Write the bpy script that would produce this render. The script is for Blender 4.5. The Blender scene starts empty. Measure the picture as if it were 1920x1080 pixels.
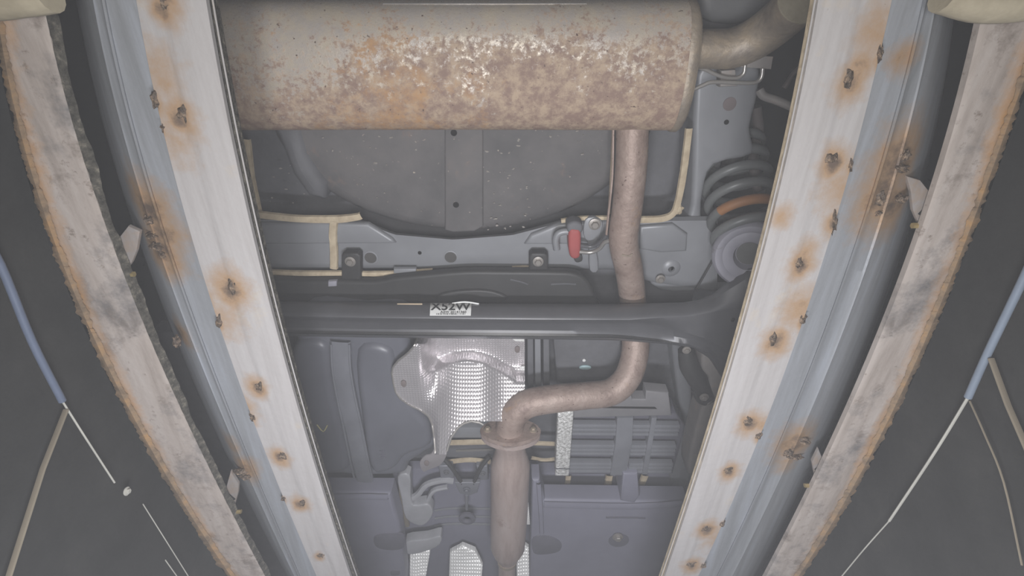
import bpy, bmesh, math, random
import numpy as np
from mathutils import Vector, Matrix, noise as mnoise

random.seed(7)
SC = bpy.context.scene
COL = SC.collection

# ---------------------------------------------------------------- camera, world, lamps, exposure
H = 0.80                       # camera height above the pit floor
F = 1000.0                     # focal length in pixels of a 1920 wide frame
TH = math.radians(31.1)        # lean of the camera from straight up towards the car's front (+Y)
R_ = Vector((1, 0, 0))
U_ = Vector((0, -math.cos(TH), math.sin(TH)))
F_ = Vector((0, math.sin(TH), math.cos(TH)))
CAM = Vector((0, 0, H))
cd = bpy.data.cameras.new('camera')
cam = bpy.data.objects.new('camera', cd)
COL.objects.link(cam)
cd.sensor_width = 36.0
cd.lens = 36.0 * F / 1920.0
cd.clip_start = 0.01
M = Matrix((R_, U_, -F_)).transposed().to_4x4()
M.translation = CAM
cam.matrix_world = M
SC.camera = cam

SC.view_settings.view_transform = 'Standard'
SC.view_settings.look = 'None'
SC.view_settings.gamma = 1.0
SC.view_settings.use_curve_mapping = False
SC.view_settings.exposure = 0.0

w = bpy.data.worlds.new('world')
SC.world = w
w.use_nodes = True
w.node_tree.nodes['Background'].inputs[0].default_value = (0.80, 0.82, 0.9, 1)
w.node_tree.nodes['Background'].inputs[1].default_value = 0.02


def lamp(x, y, z, power, size, tx, ty, col=(1, 0.985, 0.96)):
    l = bpy.data.lights.new('pit_or_fill_lamp', 'AREA')
    l.shape = 'RECTANGLE'
    l.size, l.size_y = size
    l.energy = power
    l.color = col
    o = bpy.data.objects.new('pit_or_fill_lamp', l)
    COL.objects.link(o)
    o.location = (x, y, H + z)
    d = Vector((tx, ty, H + 0.8)) - o.location
    o.rotation_euler = d.to_track_quat('-Z', 'Y').to_euler()
    return o


LP = 2.5
lamp(-0.07, 0.03, -0.11, LP, (0.06, 0.14), -0.05, 0.35)
lamp(0.07, 0.03, -0.11, LP, (0.06, 0.14), 0.05, 0.35)
lamp(0.0, 0.36, -0.15, LP * 4.1, (0.26, 0.08), 0.0, 1.45, (0.93, 0.945, 1.0))  # fill lamp, added to brighten the car's far forward parts
HAZE = 0.047


# ---------------------------------------------------------------- helpers
def W(px, py, z):
    """photo pixel -> world point on the level z metres above the camera"""
    d = F_ + R_ * ((px - 960) / F) - U_ * ((py - 540) / F)
    return CAM + d * (z / d.z)


def S(r, g, b, k=1.0):
    def f(c):
        c /= 255.0
        return k * (c / 12.92 if c <= 0.04045 else ((c + 0.055) / 1.055) ** 2.4)
    return (f(r), f(g), f(b), 1.0)


def curve(pts, deg=3):
    """pixel polyline (x, y) -> smooth x(y)"""
    a = np.array(pts, float)
    c = np.polyfit((a[:, 1] - 540) / 540, a[:, 0], deg)
    return lambda y: float(np.polyval(c, (y - 540) / 540))


def lerp_fn(pts):
    a = sorted(pts)
    xs = [p[0] for p in a]; ys = [p[1] for p in a]
    return lambda x: float(np.interp(x, xs, ys))


def smooth(pts, n=6):
    """Catmull-Rom through a list of Vectors (or tuples)"""
    P = [Vector(p) for p in pts]
    if len(P) < 3:
        return P
    out = []
    Q = [P[0] * 2 - P[1]] + P + [P[-1] * 2 - P[-2]]
    for i in range(1, len(Q) - 2):
        p0, p1, p2, p3 = Q[i - 1], Q[i], Q[i + 1], Q[i + 2]
        for k in range(n):
            t = k / n
            out.append(0.5 * ((2 * p1) + (p2 - p0) * t + (2 * p0 - 5 * p1 + 4 * p2 - p3) * t * t
                              + (3 * p1 - p0 - 3 * p2 + p3) * t ** 3))
    out.append(P[-1])
    return out


# ---- materials -------------------------------------------------------------
MATS = {}


def mat(name, stops, scale=(6, 6, 6), rough=0.6, metal=0.0, bump=0.0, bscale=60, spots=None, attr=None,
        uv=False, detail=8.0, spec=0.5, clear=0.0, dist=0.0):
    """procedural metal/plastic: noise -> ramp colour, optional spots and rust painted by the 'rust' attribute"""
    if name in MATS:
        return MATS[name]
    m = bpy.data.materials.new(name)
    m.use_nodes = True
    nt = m.node_tree
    N, L = nt.nodes, nt.links
    b = N['Principled BSDF']
    tc = N.new('ShaderNodeTexCoord')
    mp = N.new('ShaderNodeMapping')
    mp.inputs['Scale'].default_value = scale
    L.new(tc.outputs['UV' if uv else 'Object'], mp.inputs[0])
    nz = N.new('ShaderNodeTexNoise')
    nz.inputs['Scale'].default_value = 1.0
    nz.inputs['Detail'].default_value = detail
    nz.inputs['Roughness'].default_value = 0.62
    nz.inputs['Distortion'].default_value = dist
    L.new(mp.outputs[0], nz.inputs['Vector'])
    rp = N.new('ShaderNodeValToRGB')
    while len(rp.color_ramp.elements) < len(stops):
        rp.color_ramp.elements.new(0.5)
    for e, (p, c) in zip(rp.color_ramp.elements, stops):
        e.position = p; e.color = c
    L.new(nz.outputs['Fac'], rp.inputs[0])
    col = rp.outputs[0]
    rough_out = None

    def mixin(col, fac, c2):
        mx = N.new('ShaderNodeMix'); mx.data_type = 'RGBA'
        L.new(fac, mx.inputs[0]); L.new(col, mx.inputs[6])
        if isinstance(c2, tuple):
            mx.inputs[7].default_value = c2
        else:
            L.new(c2, mx.inputs[7])
        return mx.outputs[2]

    def thr(src, a, bb):
        mr = N.new('ShaderNodeMapRange'); mr.clamp = True
        mr.inputs[1].default_value = a; mr.inputs[2].default_value = bb
        L.new(src, mr.inputs[0])
        return mr.outputs[0]
    for (sc_, lo, hi, c2) in (spots or []):
        n2 = N.new('ShaderNodeTexNoise')
        n2.inputs['Scale'].default_value = sc_; n2.inputs['Detail'].default_value = 6.0
        n2.inputs['Roughness'].default_value = 0.7
        L.new(tc.outputs['Object'], n2.inputs['Vector'])
        col = mixin(col, thr(n2.outputs['Fac'], lo, hi), c2)
    if attr:
        at = N.new('ShaderNodeAttribute'); at.attribute_name = 'rust'
        n3 = N.new('ShaderNodeTexNoise'); n3.inputs['Scale'].default_value = 55.0
        n3.inputs['Detail'].default_value = 7.0; n3.inputs['Roughness'].default_value = 0.7
        L.new(tc.outputs['Object'], n3.inputs['Vector'])
        ma = N.new('ShaderNodeMath'); ma.operation = 'MULTIPLY_ADD'
        L.new(n3.outputs['Fac'], ma.inputs[0]); ma.inputs[1].default_value = 1.1
        ms = N.new('ShaderNodeMath'); ms.operation = 'MULTIPLY_ADD'
        L.new(at.outputs['Fac'], ms.inputs[0]); ms.inputs[1].default_value = 1.25; ms.inputs[2].default_value = -0.75
        L.new(ms.outputs[0], ma.inputs[2])
        col = mixin(col, thr(ma.outputs[0], 0.0, 0.75), attr[0])
        col = mixin(col, thr(ma.outputs[0], 0.75, 1.1), attr[1])
    L.new(col, b.inputs['Base Color'])
    b.inputs['Roughness'].default_value = rough
    b.inputs['Metallic'].default_value = metal
    b.inputs['Specular IOR Level'].default_value = spec
    if clear:
        b.inputs['Coat Weight'].default_value = clear
        b.inputs['Coat Roughness'].default_value = 0.25
    if bump:
        n4 = N.new('ShaderNodeTexNoise'); n4.inputs['Scale'].default_value = bscale
        n4.inputs['Detail'].default_value = 6.0
        L.new(tc.outputs['Object'], n4.inputs['Vector'])
        bp = N.new('ShaderNodeBump'); bp.inputs['Strength'].default_value = bump
        bp.inputs['Distance'].default_value = 0.004
        L.new(n4.outputs['Fac'], bp.inputs['Height'])
        L.new(bp.outputs[0], b.inputs['Normal'])
    MATS[name] = m
    return m


def plain(name, c, rough=0.6, metal=0.0, spec=0.5, var=0.14, scale=14, **kw):
    lo = tuple(x * (1 - var) for x in c[:3]) + (1,)
    hi = tuple(min(1, x * (1 + var)) for x in c[:3]) + (1,)
    return mat(name, [(0.3, lo), (0.7, hi)], (scale,) * 3, rough, metal, spec=spec, **kw)


RUST = (S(150, 124, 98), S(88, 74, 64))
m_strip = mat('painted_steel_strip', [(0.25, S(146, 142, 140)), (0.5, S(158, 154, 153)), (0.8, S(166, 163, 162))],
              (90, 5, 5), 0.62, 0.0, 0.15, 90, uv=False,
              spots=[(140, 0.69, 0.74, S(96, 84, 74)), (9, 0.58, 0.75, S(170, 158, 142))], attr=RUST, spec=0.35)
m_galv = mat('galvanised_steel', [(0.2, S(118, 120, 122)), (0.5, S(140, 142, 146)), (0.8, S(158, 162, 170))],
             (70, 4, 20), 0.5, 0.25, 0.1, 120, attr=RUST, spots=[(160, 0.7, 0.75, S(84, 78, 72))], spec=0.4)
m_bar = mat('weathered_steel_bar', [(0.25, S(126, 116, 108)), (0.5, S(160, 150, 143)), (0.78, S(176, 168, 163))],
            (40, 5, 12), 0.75, 0.0, 0.25, 80, spots=[(60, 0.6, 0.72, S(104, 92, 82)), (7, 0.5, 0.68, S(88, 87, 88)), (16, 0.55, 0.7, S(108, 98, 90))],
            attr=(S(168, 128, 84), S(128, 98, 72)), spec=0.25)
m_crust = mat('rust_crust', [(0.3, S(96, 84, 72)), (0.5, S(134, 114, 92)), (0.72, S(160, 126, 86))],
              (40, 40, 40), 0.95, 0, 0.35, 90, spec=0.1)
m_grime = mat('gritty_grime', [(0.3, S(44, 43, 40)), (0.55, S(78, 75, 69)), (0.75, S(124, 118, 106))],
              (120, 120, 120), 0.95, 0, 0.8, 200, spec=0.1)
m_wall = mat('dark_pit_wall', [(0.3, S(34, 34, 33)), (0.55, S(44, 44, 43)), (0.8, S(56, 55, 53))],
             (10, 10, 10), 0.8, 0, 0.3, 60, spots=[(130, 0.735, 0.76, S(150, 148, 142)), (300, 0.74, 0.78, S(110, 108, 104))], spec=0.2)
m_floor = mat('pit_floor_concrete', [(0.3, S(50, 50, 48)), (0.7, S(80, 78, 74))], (8, 8, 8), 0.9, 0, 0.3, 60)
m_weld = mat('burnt_weld', [(0.3, S(50, 44, 40)), (0.5, S(98, 84, 72)), (0.75, S(150, 128, 106))], (160, 160, 160), 0.5, 0.3, 0.9, 300)
m_cable = plain('grey_blue_conduit', S(112, 122, 136), 0.5)
m_pale = plain('pale_sealant_line', S(170, 168, 160), 0.8)
m_tan = plain('tan_strip', S(112, 103, 88), 0.85)
m_beige = mat('beige_tube', [(0.3, S(130, 120, 100)), (0.7, S(182, 172, 150))], (14, 14, 14), 0.7, 0, 0.2, 80)
m_brass = plain('brassy_bolt', S(170, 150, 104), 0.4, 0.6)
m_body = plain('grey_body_paint', S(136, 137, 141), 0.42, 0.1, spots=[(90, 0.72, 0.76, S(150, 146, 140))], scale=8)
m_bodyd = mat('dark_underseal', [(0.3, S(84, 84, 87)), (0.7, S(108, 108, 112))], (9, 9, 9), 0.7, 0, 0.25, 50,
              spots=[(75, 0.70, 0.73, S(176, 168, 158))])
m_tub = mat('wheel_well_underseal', [(0.3, S(84, 83, 84)), (0.55, S(104, 101, 101)), (0.8, S(118, 112, 110))], (7, 7, 7), 0.75, 0, 0.35, 45,
            spots=[(95, 0.655, 0.70, S(178, 166, 152)), (12, 0.6, 0.72, S(124, 108, 100))])
m_dark = plain('black_void', S(30, 29, 29), 0.9, spec=0.1)  # near-black puts the dark of holes, slots and deep arches into colour
m_black = plain('black_plastic', S(52, 51, 51), 0.5, spec=0.4)
m_axle = plain('satin_black_axle', S(88, 88, 91), 0.38, 0.15, spots=[(60, 0.66, 0.8, S(104, 100, 98))])
m_arm = plain('dusty_grey_arm', S(134, 129, 126), 0.6, spots=[(30, 0.55, 0.75, S(150, 136, 128))])
m_tank = plain('fuel_tank_plastic', S(102, 103, 111), 0.38, spec=0.5, scale=6)
m_strap = plain('tank_strap', S(124, 125, 132), 0.4, 0.2)
m_bead = mat('seam_sealant', [(0.3, S(172, 154, 128)), (0.7, S(206, 190, 162))], (40, 40, 40), 0.75, 0, 0.5, 90)
m_cover = plain('undercover_plastic', S(126, 125, 139), 0.55, scale=5)
m_coverd = plain('dark_plastic_and_shade', S(94, 93, 103), 0.6)  # darker copy of the panel plastic, with recess shade in its colour
m_spring = plain('charcoal_spring', S(104, 106, 106), 0.4)
m_orange = plain('orange_paint_band', S(150, 102, 60), 0.6)
m_seat = plain('lavender_grey_seat', S(150, 148, 158), 0.5, spots=[(40, 0.6, 0.75, S(112, 110, 106))])
m_seatd = plain('seat_hole_shade', S(96, 96, 94), 0.7)  # darker grey puts the shade inside the seat hole into the colour
m_red = plain('red_rubber', S(160, 72, 70), 0.6)
m_steel = plain('worn_steel', S(158, 152, 146), 0.4, 0.5)
m_rod = plain('steel_rod', S(176, 172, 168), 0.3, 0.6)
m_white = plain('white_label', S(236, 236, 234), 0.6, var=0.03)
m_ink = plain('black_ink', S(16, 16, 18), 0.6)
m_cream = plain('cream_tape', S(206, 186, 158), 0.7)
m_chalk = plain('yellow_chalk', S(206, 196, 140), 0.9)
m_cyan = plain('plug_reflection_blue', S(178, 204, 208), 0.35)  # pale blue stands in for a white-blue reflection on the plug
m_rustpipe = mat('rusty_exhaust_pipe', [(0.25, S(118, 98, 90)), (0.5, S(156, 136, 126)), (0.8, S(176, 158, 148))], (24, 24, 24), 0.55, 0.2, 0.35, 120,
                 spots=[(110, 0.62, 0.68, S(92, 70, 62)), (16, 0.6, 0.75, S(172, 140, 110))])
m_reso = mat('pinkish_resonator', [(0.25, S(150, 130, 122)), (0.5, S(176, 158, 151)), (0.8, S(188, 174, 169))], (34, 6, 10), 0.5, 0.2, 0.2, 100,
             spots=[(130, 0.66, 0.71, S(120, 92, 80)), (9, 0.6, 0.75, S(140, 116, 104))])
m_tail = mat('tan_tail_pipe', [(0.25, S(112, 104, 98)), (0.5, S(146, 134, 120)), (0.8, S(176, 156, 130))], (26, 26, 26), 0.5, 0.25, 0.3, 120,
             spots=[(120, 0.66, 0.7, S(120, 84, 60))])


def muffler_mat():
    m = bpy.data.materials.new('rust_mottled_muffler')
    m.use_nodes = True
    nt = m.node_tree; N, L = nt.nodes, nt.links
    b = N['Principled BSDF']
    tc = N.new('ShaderNodeTexCoord')

    def nz(scale, detail=8, rgh=0.65, off=(0, 0, 0), stretch=(1, 1, 1)):
        mp = N.new('ShaderNodeMapping'); mp.inputs['Location'].default_value = off
        mp.inputs['Scale'].default_value = stretch
        L.new(tc.outputs['Object'], mp.inputs[0])
        n = N.new('ShaderNodeTexNoise'); n.inputs['Scale'].default_value = scale
        n.inputs['Detail'].default_value = detail; n.inputs['Roughness'].default_value = rgh
        L.new(mp.outputs[0], n.inputs['Vector'])
        return n.outputs['Fac']

    def thr(src, a, c):
        mr = N.new('ShaderNodeMapRange'); mr.clamp = True
        mr.inputs[1].default_value = a; mr.inputs[2].default_value = c
        L.new(src, mr.inputs[0]); return mr.outputs[0]

    def mth(op, a, c):
        n = N.new('ShaderNodeMath'); n.operation = op
        for i, v in enumerate((a, c)):
            if isinstance(v, float):
                n.inputs[i].default_value = v
            else:
                L.new(v, n.inputs[i])
        return n.outputs[0]

    def mix(fac, a, c):
        mx = N.new('ShaderNodeMix'); mx.data_type = 'RGBA'
        L.new(fac, mx.inputs[0])
        for i, v in ((6, a), (7, c)):
            if isinstance(v, tuple):
                mx.inputs[i].default_value = v
            else:
                L.new(v, mx.inputs[i])
        return mx.outputs[2]
    big = nz(6.0, 4, 0.6, (3.1, 0.4, 1.7))
    fine = nz(110, 8, 0.75)
    mid = nz(22, 8, 0.7, (7, 2, 1))
    # rusted share: broad patches broken up by fine speckle
    r = mth('ADD', mth('MULTIPLY', big, 0.8), mth('MULTIPLY', fine, 1.0))
    r = mth('ADD', r, mth('MULTIPLY', mid, 0.35))
    sx = N.new('ShaderNodeSeparateXYZ'); L.new(tc.outputs['Object'], sx.inputs[0])
    r = mth('ADD', r, mth('MULTIPLY', sx.outputs['Y'], 2.2))      # less rust to the rear: bare metal put where the highlight lies
    r = mth('ADD', r, mth('MULTIPLY', sx.outputs['X'], 0.12))
    rust = thr(r, 0.93, 1.06)
    base = mix(thr(nz(30, 8, 0.7, (1, 5, 2)), 0.4, 0.62), S(188, 179, 171), S(200, 187, 168))
    brown = mix(thr(nz(48, 8, 0.75, (5, 1, 8)), 0.42, 0.6), S(140, 116, 104), S(178, 156, 134))
    ab = mth('ABSOLUTE', mth('ADD', sx.outputs['X'], 0.03), 0.0)
    og = mth('ADD', nz(14, 9, 0.78, (2, 9, 4)), mth('MULTIPLY', ab, -0.9))
    orange = mix(thr(mth('ADD', og, 0.075), 0.5, 0.68), brown, S(180, 140, 98))
    col = mix(rust, base, orange)
    col = mix(thr(nz(140, 4, 0.6, (4, 4, 4)), 0.66, 0.72), col, S(86, 66, 58))
    L.new(col, b.inputs['Base Color'])
    L.new(thr(rust, 1.2, -0.1), b.inputs['Metallic'])
    mm = N.new('ShaderNodeMapRange'); L.new(rust, mm.inputs[0])
    mm.inputs[3].default_value = 0.27; mm.inputs[4].default_value = 0.75
    L.new(mm.outputs[0], b.inputs['Roughness'])
    mt = N.new('ShaderNodeMapRange'); L.new(rust, mt.inputs[0])
    mt.inputs[3].default_value = 0.22; mt.inputs[4].default_value = 0.0
    L.new(mt.outputs[0], b.inputs['Metallic'])
    bp = N.new('ShaderNodeBump'); bp.inputs['Strength'].default_value = 0.25; bp.inputs['Distance'].default_value = 0.003
    L.new(fine, bp.inputs['Height']); L.new(bp.outputs[0], b.inputs['Normal'])
    return m


def foil_mat(name, c, scale, strength, rough=0.22, uv=True, metal=0.4):
    """dimpled aluminium sheet: small pressed dimples as fine relief"""
    m = bpy.data.materials.new(name); m.use_nodes = True
    nt = m.node_tree; N, L = nt.nodes, nt.links
    b = N['Principled BSDF']
    tc = N.new('ShaderNodeTexCoord')
    hs = []
    for ax in ('X', 'Y'):
        wv = N.new('ShaderNodeTexWave'); wv.wave_type = 'BANDS'; wv.bands_direction = ax
        wv.inputs['Scale'].default_value = scale; wv.inputs['Distortion'].default_value = 0.25
        L.new(tc.outputs['UV' if uv else 'Object'], wv.inputs['Vector'])
        hs.append(wv.outputs['Fac'])
    ad = N.new('ShaderNodeMath'); ad.operation = 'MULTIPLY'
    L.new(hs[0], ad.inputs[0]); L.new(hs[1], ad.inputs[1])
    bp = N.new('ShaderNodeBump'); bp.inputs['Strength'].default_value = strength; bp.inputs['Distance'].default_value = 0.0012
    L.new(ad.outputs[0], bp.inputs['Height']); L.new(bp.outputs[0], b.inputs['Normal'])
    nz = N.new('ShaderNodeTexNoise'); nz.inputs['Scale'].default_value = 18; nz.inputs['Detail'].default_value = 6
    L.new(tc.outputs['Object'], nz.inputs['Vector'])
    rp = N.new('ShaderNodeValToRGB')
    rp.color_ramp.elements[0].position = 0.3; rp.color_ramp.elements[0].color = tuple(x * 0.85 for x in c[:3]) + (1,)
    rp.color_ramp.elements[1].position = 0.7; rp.color_ramp.elements[1].color = c
    L.new(nz.outputs['Fac'], rp.inputs[0]); L.new(rp.outputs[0], b.inputs['Base Color'])
    b.inputs['Metallic'].default_value = metal
    b.inputs['Roughness'].default_value = rough
    return m


m_muf = muffler_mat()
m_foil = foil_mat('dimpled_aluminium', S(214, 209, 211), 52, 0.55, 0.27, metal=0.55)
m_foil2 = foil_mat('bright_crumpled_foil', S(252, 251, 248), 40, 0.8, 0.35, uv=False, metal=0.2)


# ---- objects ---------------------------------------------------------------
def tag(o, label, cat, group=None, kind=None):
    if label: o['label'] = label
    if cat: o['category'] = cat
    if group: o['group'] = group
    if kind: o['kind'] = kind
    return o


def thing(name, label, cat, loc, group=None):
    o = bpy.data.objects.new(name, None)
    o.empty_display_size = 0.05
    COL.objects.link(o)
    o.location = loc
    return tag(o, label, cat, group)


def wloc(o):
    v = Vector((0, 0, 0))
    while o is not None:
        v += o.location
        o = o.parent
    return v


def obj(name, bm, m, parent=None, smooth_=True, label=None, angle=40):
    """world-space bmesh -> one mesh object with its own origin"""
    bmesh.ops.recalc_face_normals(bm, faces=bm.faces)
    base = wloc(parent) if parent else Vector((0, 0, 0))
    c = Vector((0, 0, 0))
    for v in bm.verts: c += v.co
    c /= max(1, len(bm.verts))
    for v in bm.verts: v.co -= c
    if smooth_:
        ca = math.cos(math.radians(angle))
        for f in bm.faces: f.smooth = True
        for e in bm.edges:
            if len(e.link_faces) == 2 and e.link_faces[0].normal.dot(e.link_faces[1].normal) < ca:
                e.smooth = False
    me = bpy.data.meshes.new(name)
    bm.to_mesh(me); bm.free()
    me.materials.append(m)
    o = bpy.data.objects.new(name, me)
    COL.objects.link(o)
    if parent: o.parent = parent
    o.location = c - base
    if label: o['label'] = label
    return o


def loft(rows, close_v=False, uvs=True):
    """grid from rows of points (all rows the same length); close_v joins last row to first"""
    bm = bmesh.new()
    g = [[bm.verts.new(p) for p in r] for r in rows]
    uvl = bm.loops.layers.uv.new('uv') if uvs else None
    nr = len(g)
    for i in range(nr if close_v else nr - 1):
        a, b = g[i], g[(i + 1) % nr]
        for j in range(len(a) - 1):
            f = bm.faces.new((a[j], a[j + 1], b[j + 1], b[j]))
    if uvl:
        for f in bm.faces:
            for l in f.loops:
                l[uvl].uv = (l.vert.co.x, l.vert.co.y)
    return bm, g


def solid(rows, thick):
    """a sheet of rows closed into a slab by lifting a copy of it"""
    top = [[Vector(p) + Vector((0, 0, thick)) for p in r] for r in rows]
    allrows = [list(r) for r in rows] + top[::-1]
    bm, g = loft(allrows, close_v=True)
    for j in (0, -1):
        n = len(rows)
        for i in range(n - 1):
            bm.faces.new((g[i][j], g[i + 1][j], g[2 * n - 2 - i][j], g[2 * n - 1 - i][j]))
    return bm


def tube(path, r, seg=12, caps=True, sy=1.0, inner=0.0):
    """tube through world points; r a number or one per point; inner>0 leaves the last end open with a wall"""
    P = [Vector(p) for p in path]
    n = len(P)
    rr = [r] * n if isinstance(r, (int, float)) else list(r)
    if len(rr) != n:
        rr = list(np.interp(np.linspace(0, 1, n), np.linspace(0, 1, len(rr)), rr))
    bm = bmesh.new()
    T = [(P[min(i + 1, n - 1)] - P[max(i - 1, 0)]).normalized() for i in range(n)]
    a = Vector((0, 0, 1)) if abs(T[0].z) < 0.9 else Vector((1, 0, 0))
    u = T[0].cross(a).normalized()

    def ring(c, u, v, rad):
        return [bm.verts.new(c + (u * math.cos(2 * math.pi * k / seg) + v * math.sin(2 * math.pi * k / seg) * sy) * rad) for k in range(seg)]
    rings = []; frames = []
    for i in range(n):
        u = (u - T[i] * u.dot(T[i])).normalized()
        v = T[i].cross(u)
        frames.append((u.copy(), v.copy()))
        rings.append(ring(P[i], u, v, rr[i]))

    def bridge(A, B):
        for k in range(seg):
            bm.faces.new((A[k], A[(k + 1) % seg], B[(k + 1) % seg], B[k]))
    for A, B in zip(rings, rings[1:]): bridge(A, B)
    if inner:
        prev = rings[-1]
        for i in (n - 1, n - 2, max(0, n - 7)):
            q = ring(P[i], *frames[i], rr[i] - inner)
            bridge(prev, q); prev = q
        bm.faces.new(prev)
    elif caps:
        bm.faces.new(rings[-1])
    if caps: bm.faces.new(rings[0][::-1])
    return bm


def prism(pts, z, thick, bevel=0.0, seg=3, world=None):
    """outline in photo pixels laid on level z, extruded upwards, lower edges rounded"""
    P = world or [W(x, y, z) for x, y in pts]
    bm = bmesh.new()
    lo = [bm.verts.new(p) for p in P]
    hi = [bm.verts.new(p + Vector((0, 0, thick))) for p in P]
    n = len(P)
    fb = bm.faces.new(lo); bm.faces.new(hi[::-1])
    for k in range(n):
        bm.faces.new((lo[k], hi[k], hi[(k + 1) % n], lo[(k + 1) % n]))
    bm.normal_update()
    if bevel:
        es = list(fb.edges)
        bmesh.ops.bevel(bm, geom=es, offset=bevel, segments=seg, profile=0.5, affect='EDGES', clamp_overlap=True)
    bmesh.ops.triangulate(bm, faces=[f for f in bm.faces if len(f.verts) > 4])
    return bm


def rounded(pts, n=4):
    """closed Catmull-Rom outline in pixels"""
    P = [Vector((x, y, 0)) for x, y in pts]
    out = []
    m = len(P)
    for i in range(m):
        p0, p1, p2, p3 = P[i - 1], P[i], P[(i + 1) % m], P[(i + 2) % m]
        for k in range(n):
            t = k / n
            q = 0.5 * ((2 * p1) + (p2 - p0) * t + (2 * p0 - 5 * p1 + 4 * p2 - p3) * t * t + (3 * p1 - p0 - 3 * p2 + p3) * t ** 3)
            out.append((q.x, q.y))
    return out


def disc(c, r, h, seg=20, n=Vector((0, 0, -1)), bevel=0.2, ry=1.0):
    """a round button of height h standing on c along n"""
    n = Vector(n).normalized()
    a = Vector((1, 0, 0)) if abs(n.x) < 0.8 else Vector((0, 1, 0))
    u = (a - n * a.dot(n)).normalized(); v = n.cross(u)
    bm = bmesh.new()
    prof = [(r, 0), (r, h * (1 - bevel)), (r * (1 - bevel), h)]
    rings = [[bm.verts.new(c + (u * math.cos(2 * math.pi * k / seg) + v * ry * math.sin(2 * math.pi * k / seg)) * pr + n * ph)
              for k in range(seg)] for pr, ph in prof]
    for A, B in zip(rings, rings[1:]):
        for k in range(seg):
            bm.faces.new((A[k], A[(k + 1) % seg], B[(k + 1) % seg], B[k]))
    bm.faces.new(rings[-1]); bm.faces.new(rings[0][::-1])
    return bm


def lathe(c, n, prof, seg=32):
    n = Vector(n).normalized()
    a = Vector((1, 0, 0)) if abs(n.x) < 0.8 else Vector((0, 1, 0))
    u = (a - n * a.dot(n)).normalized(); v = n.cross(u)
    bm = bmesh.new()
    rings = [[bm.verts.new(c + (u * math.cos(2 * math.pi * k / seg) + v * math.sin(2 * math.pi * k / seg)) * pr + n * ph)
              for k in range(seg)] for pr, ph in prof]
    for A, B in zip(rings, rings[1:]):
        for k in range(seg):
            bm.faces.new((A[k], A[(k + 1) % seg], B[(k + 1) % seg], B[k]))
    bm.faces.new(rings[-1]); bm.faces.new(rings[0][::-1])
    return bm


def bolt(c, r, n=Vector((0, 0, -1))):
    """flanged hexagon bolt head: washer, hexagon and a shank dimple"""
    bm = disc(c, r, r * 0.25, 18, n)
    b2 = disc(c + Vector(n).normalized() * r * 0.2, r * 0.62, r * 0.6, 6, n, 0.15)
    me = bpy.data.meshes.new('tmp'); b2.to_mesh(me); b2.free(); bm.from_mesh(me); bpy.data.meshes.remove(me)
    return bm


def blob(c, rx, ry, rz, seed=0, rough=0.35, rot=0.0):
    """lumpy weld bead"""
    bm = bmesh.new()
    bmesh.ops.create_icosphere(bm, subdivisions=3, radius=1.0)
    cr, sr = math.cos(rot), math.sin(rot)
    for v in bm.verts:
        k = 1 + rough * mnoise.noise(v.co * 1.7 + Vector((seed * 3.1, seed, 0))) + 0.6 * rough * mnoise.noise(v.co * 4.3 + Vector((seed, 0, 5)))
        x, y, z = v.co.x * rx * k, v.co.y * ry * k, v.co.z * rz * k
        v.co = Vector((x * cr - y * sr, x * sr + y * cr, z)) + c
    return bm


def ribbon(path, z, wid, thick=0.006, n=5, up=None):
    """flat raised bead along a pixel path on level z (z may be one per point)"""
    zs = z if isinstance(z, (list, tuple)) else [z] * len(path)
    P = smooth([W(x, y, q) for (x, y), q in zip(path, zs)], n)
    m = len(P)
    rows = []
    for i, p in enumerate(P):
        t = (P[min(i + 1, m - 1)] - P[max(i - 1, 0)]).normalized()
        s = t.cross(Vector((0, 0, 1)))
        s = s.normalized() if s.length > 1e-6 else Vector((1, 0, 0))
        k = wid * (0.5 + 0.05 * mnoise.noise(p * 60))
        nz = -s.cross(t).normalized()
        if nz.z > 0: nz = -nz
        rows.append([p - s * k - nz * thick * 0.3, p - s * k * 0.8 + nz * thick * 0.75, p + nz * thick, p + s * k * 0.8 + nz * thick * 0.75, p + s * k - nz * thick * 0.3])
    bm, g = loft(rows)
    return bm


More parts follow.
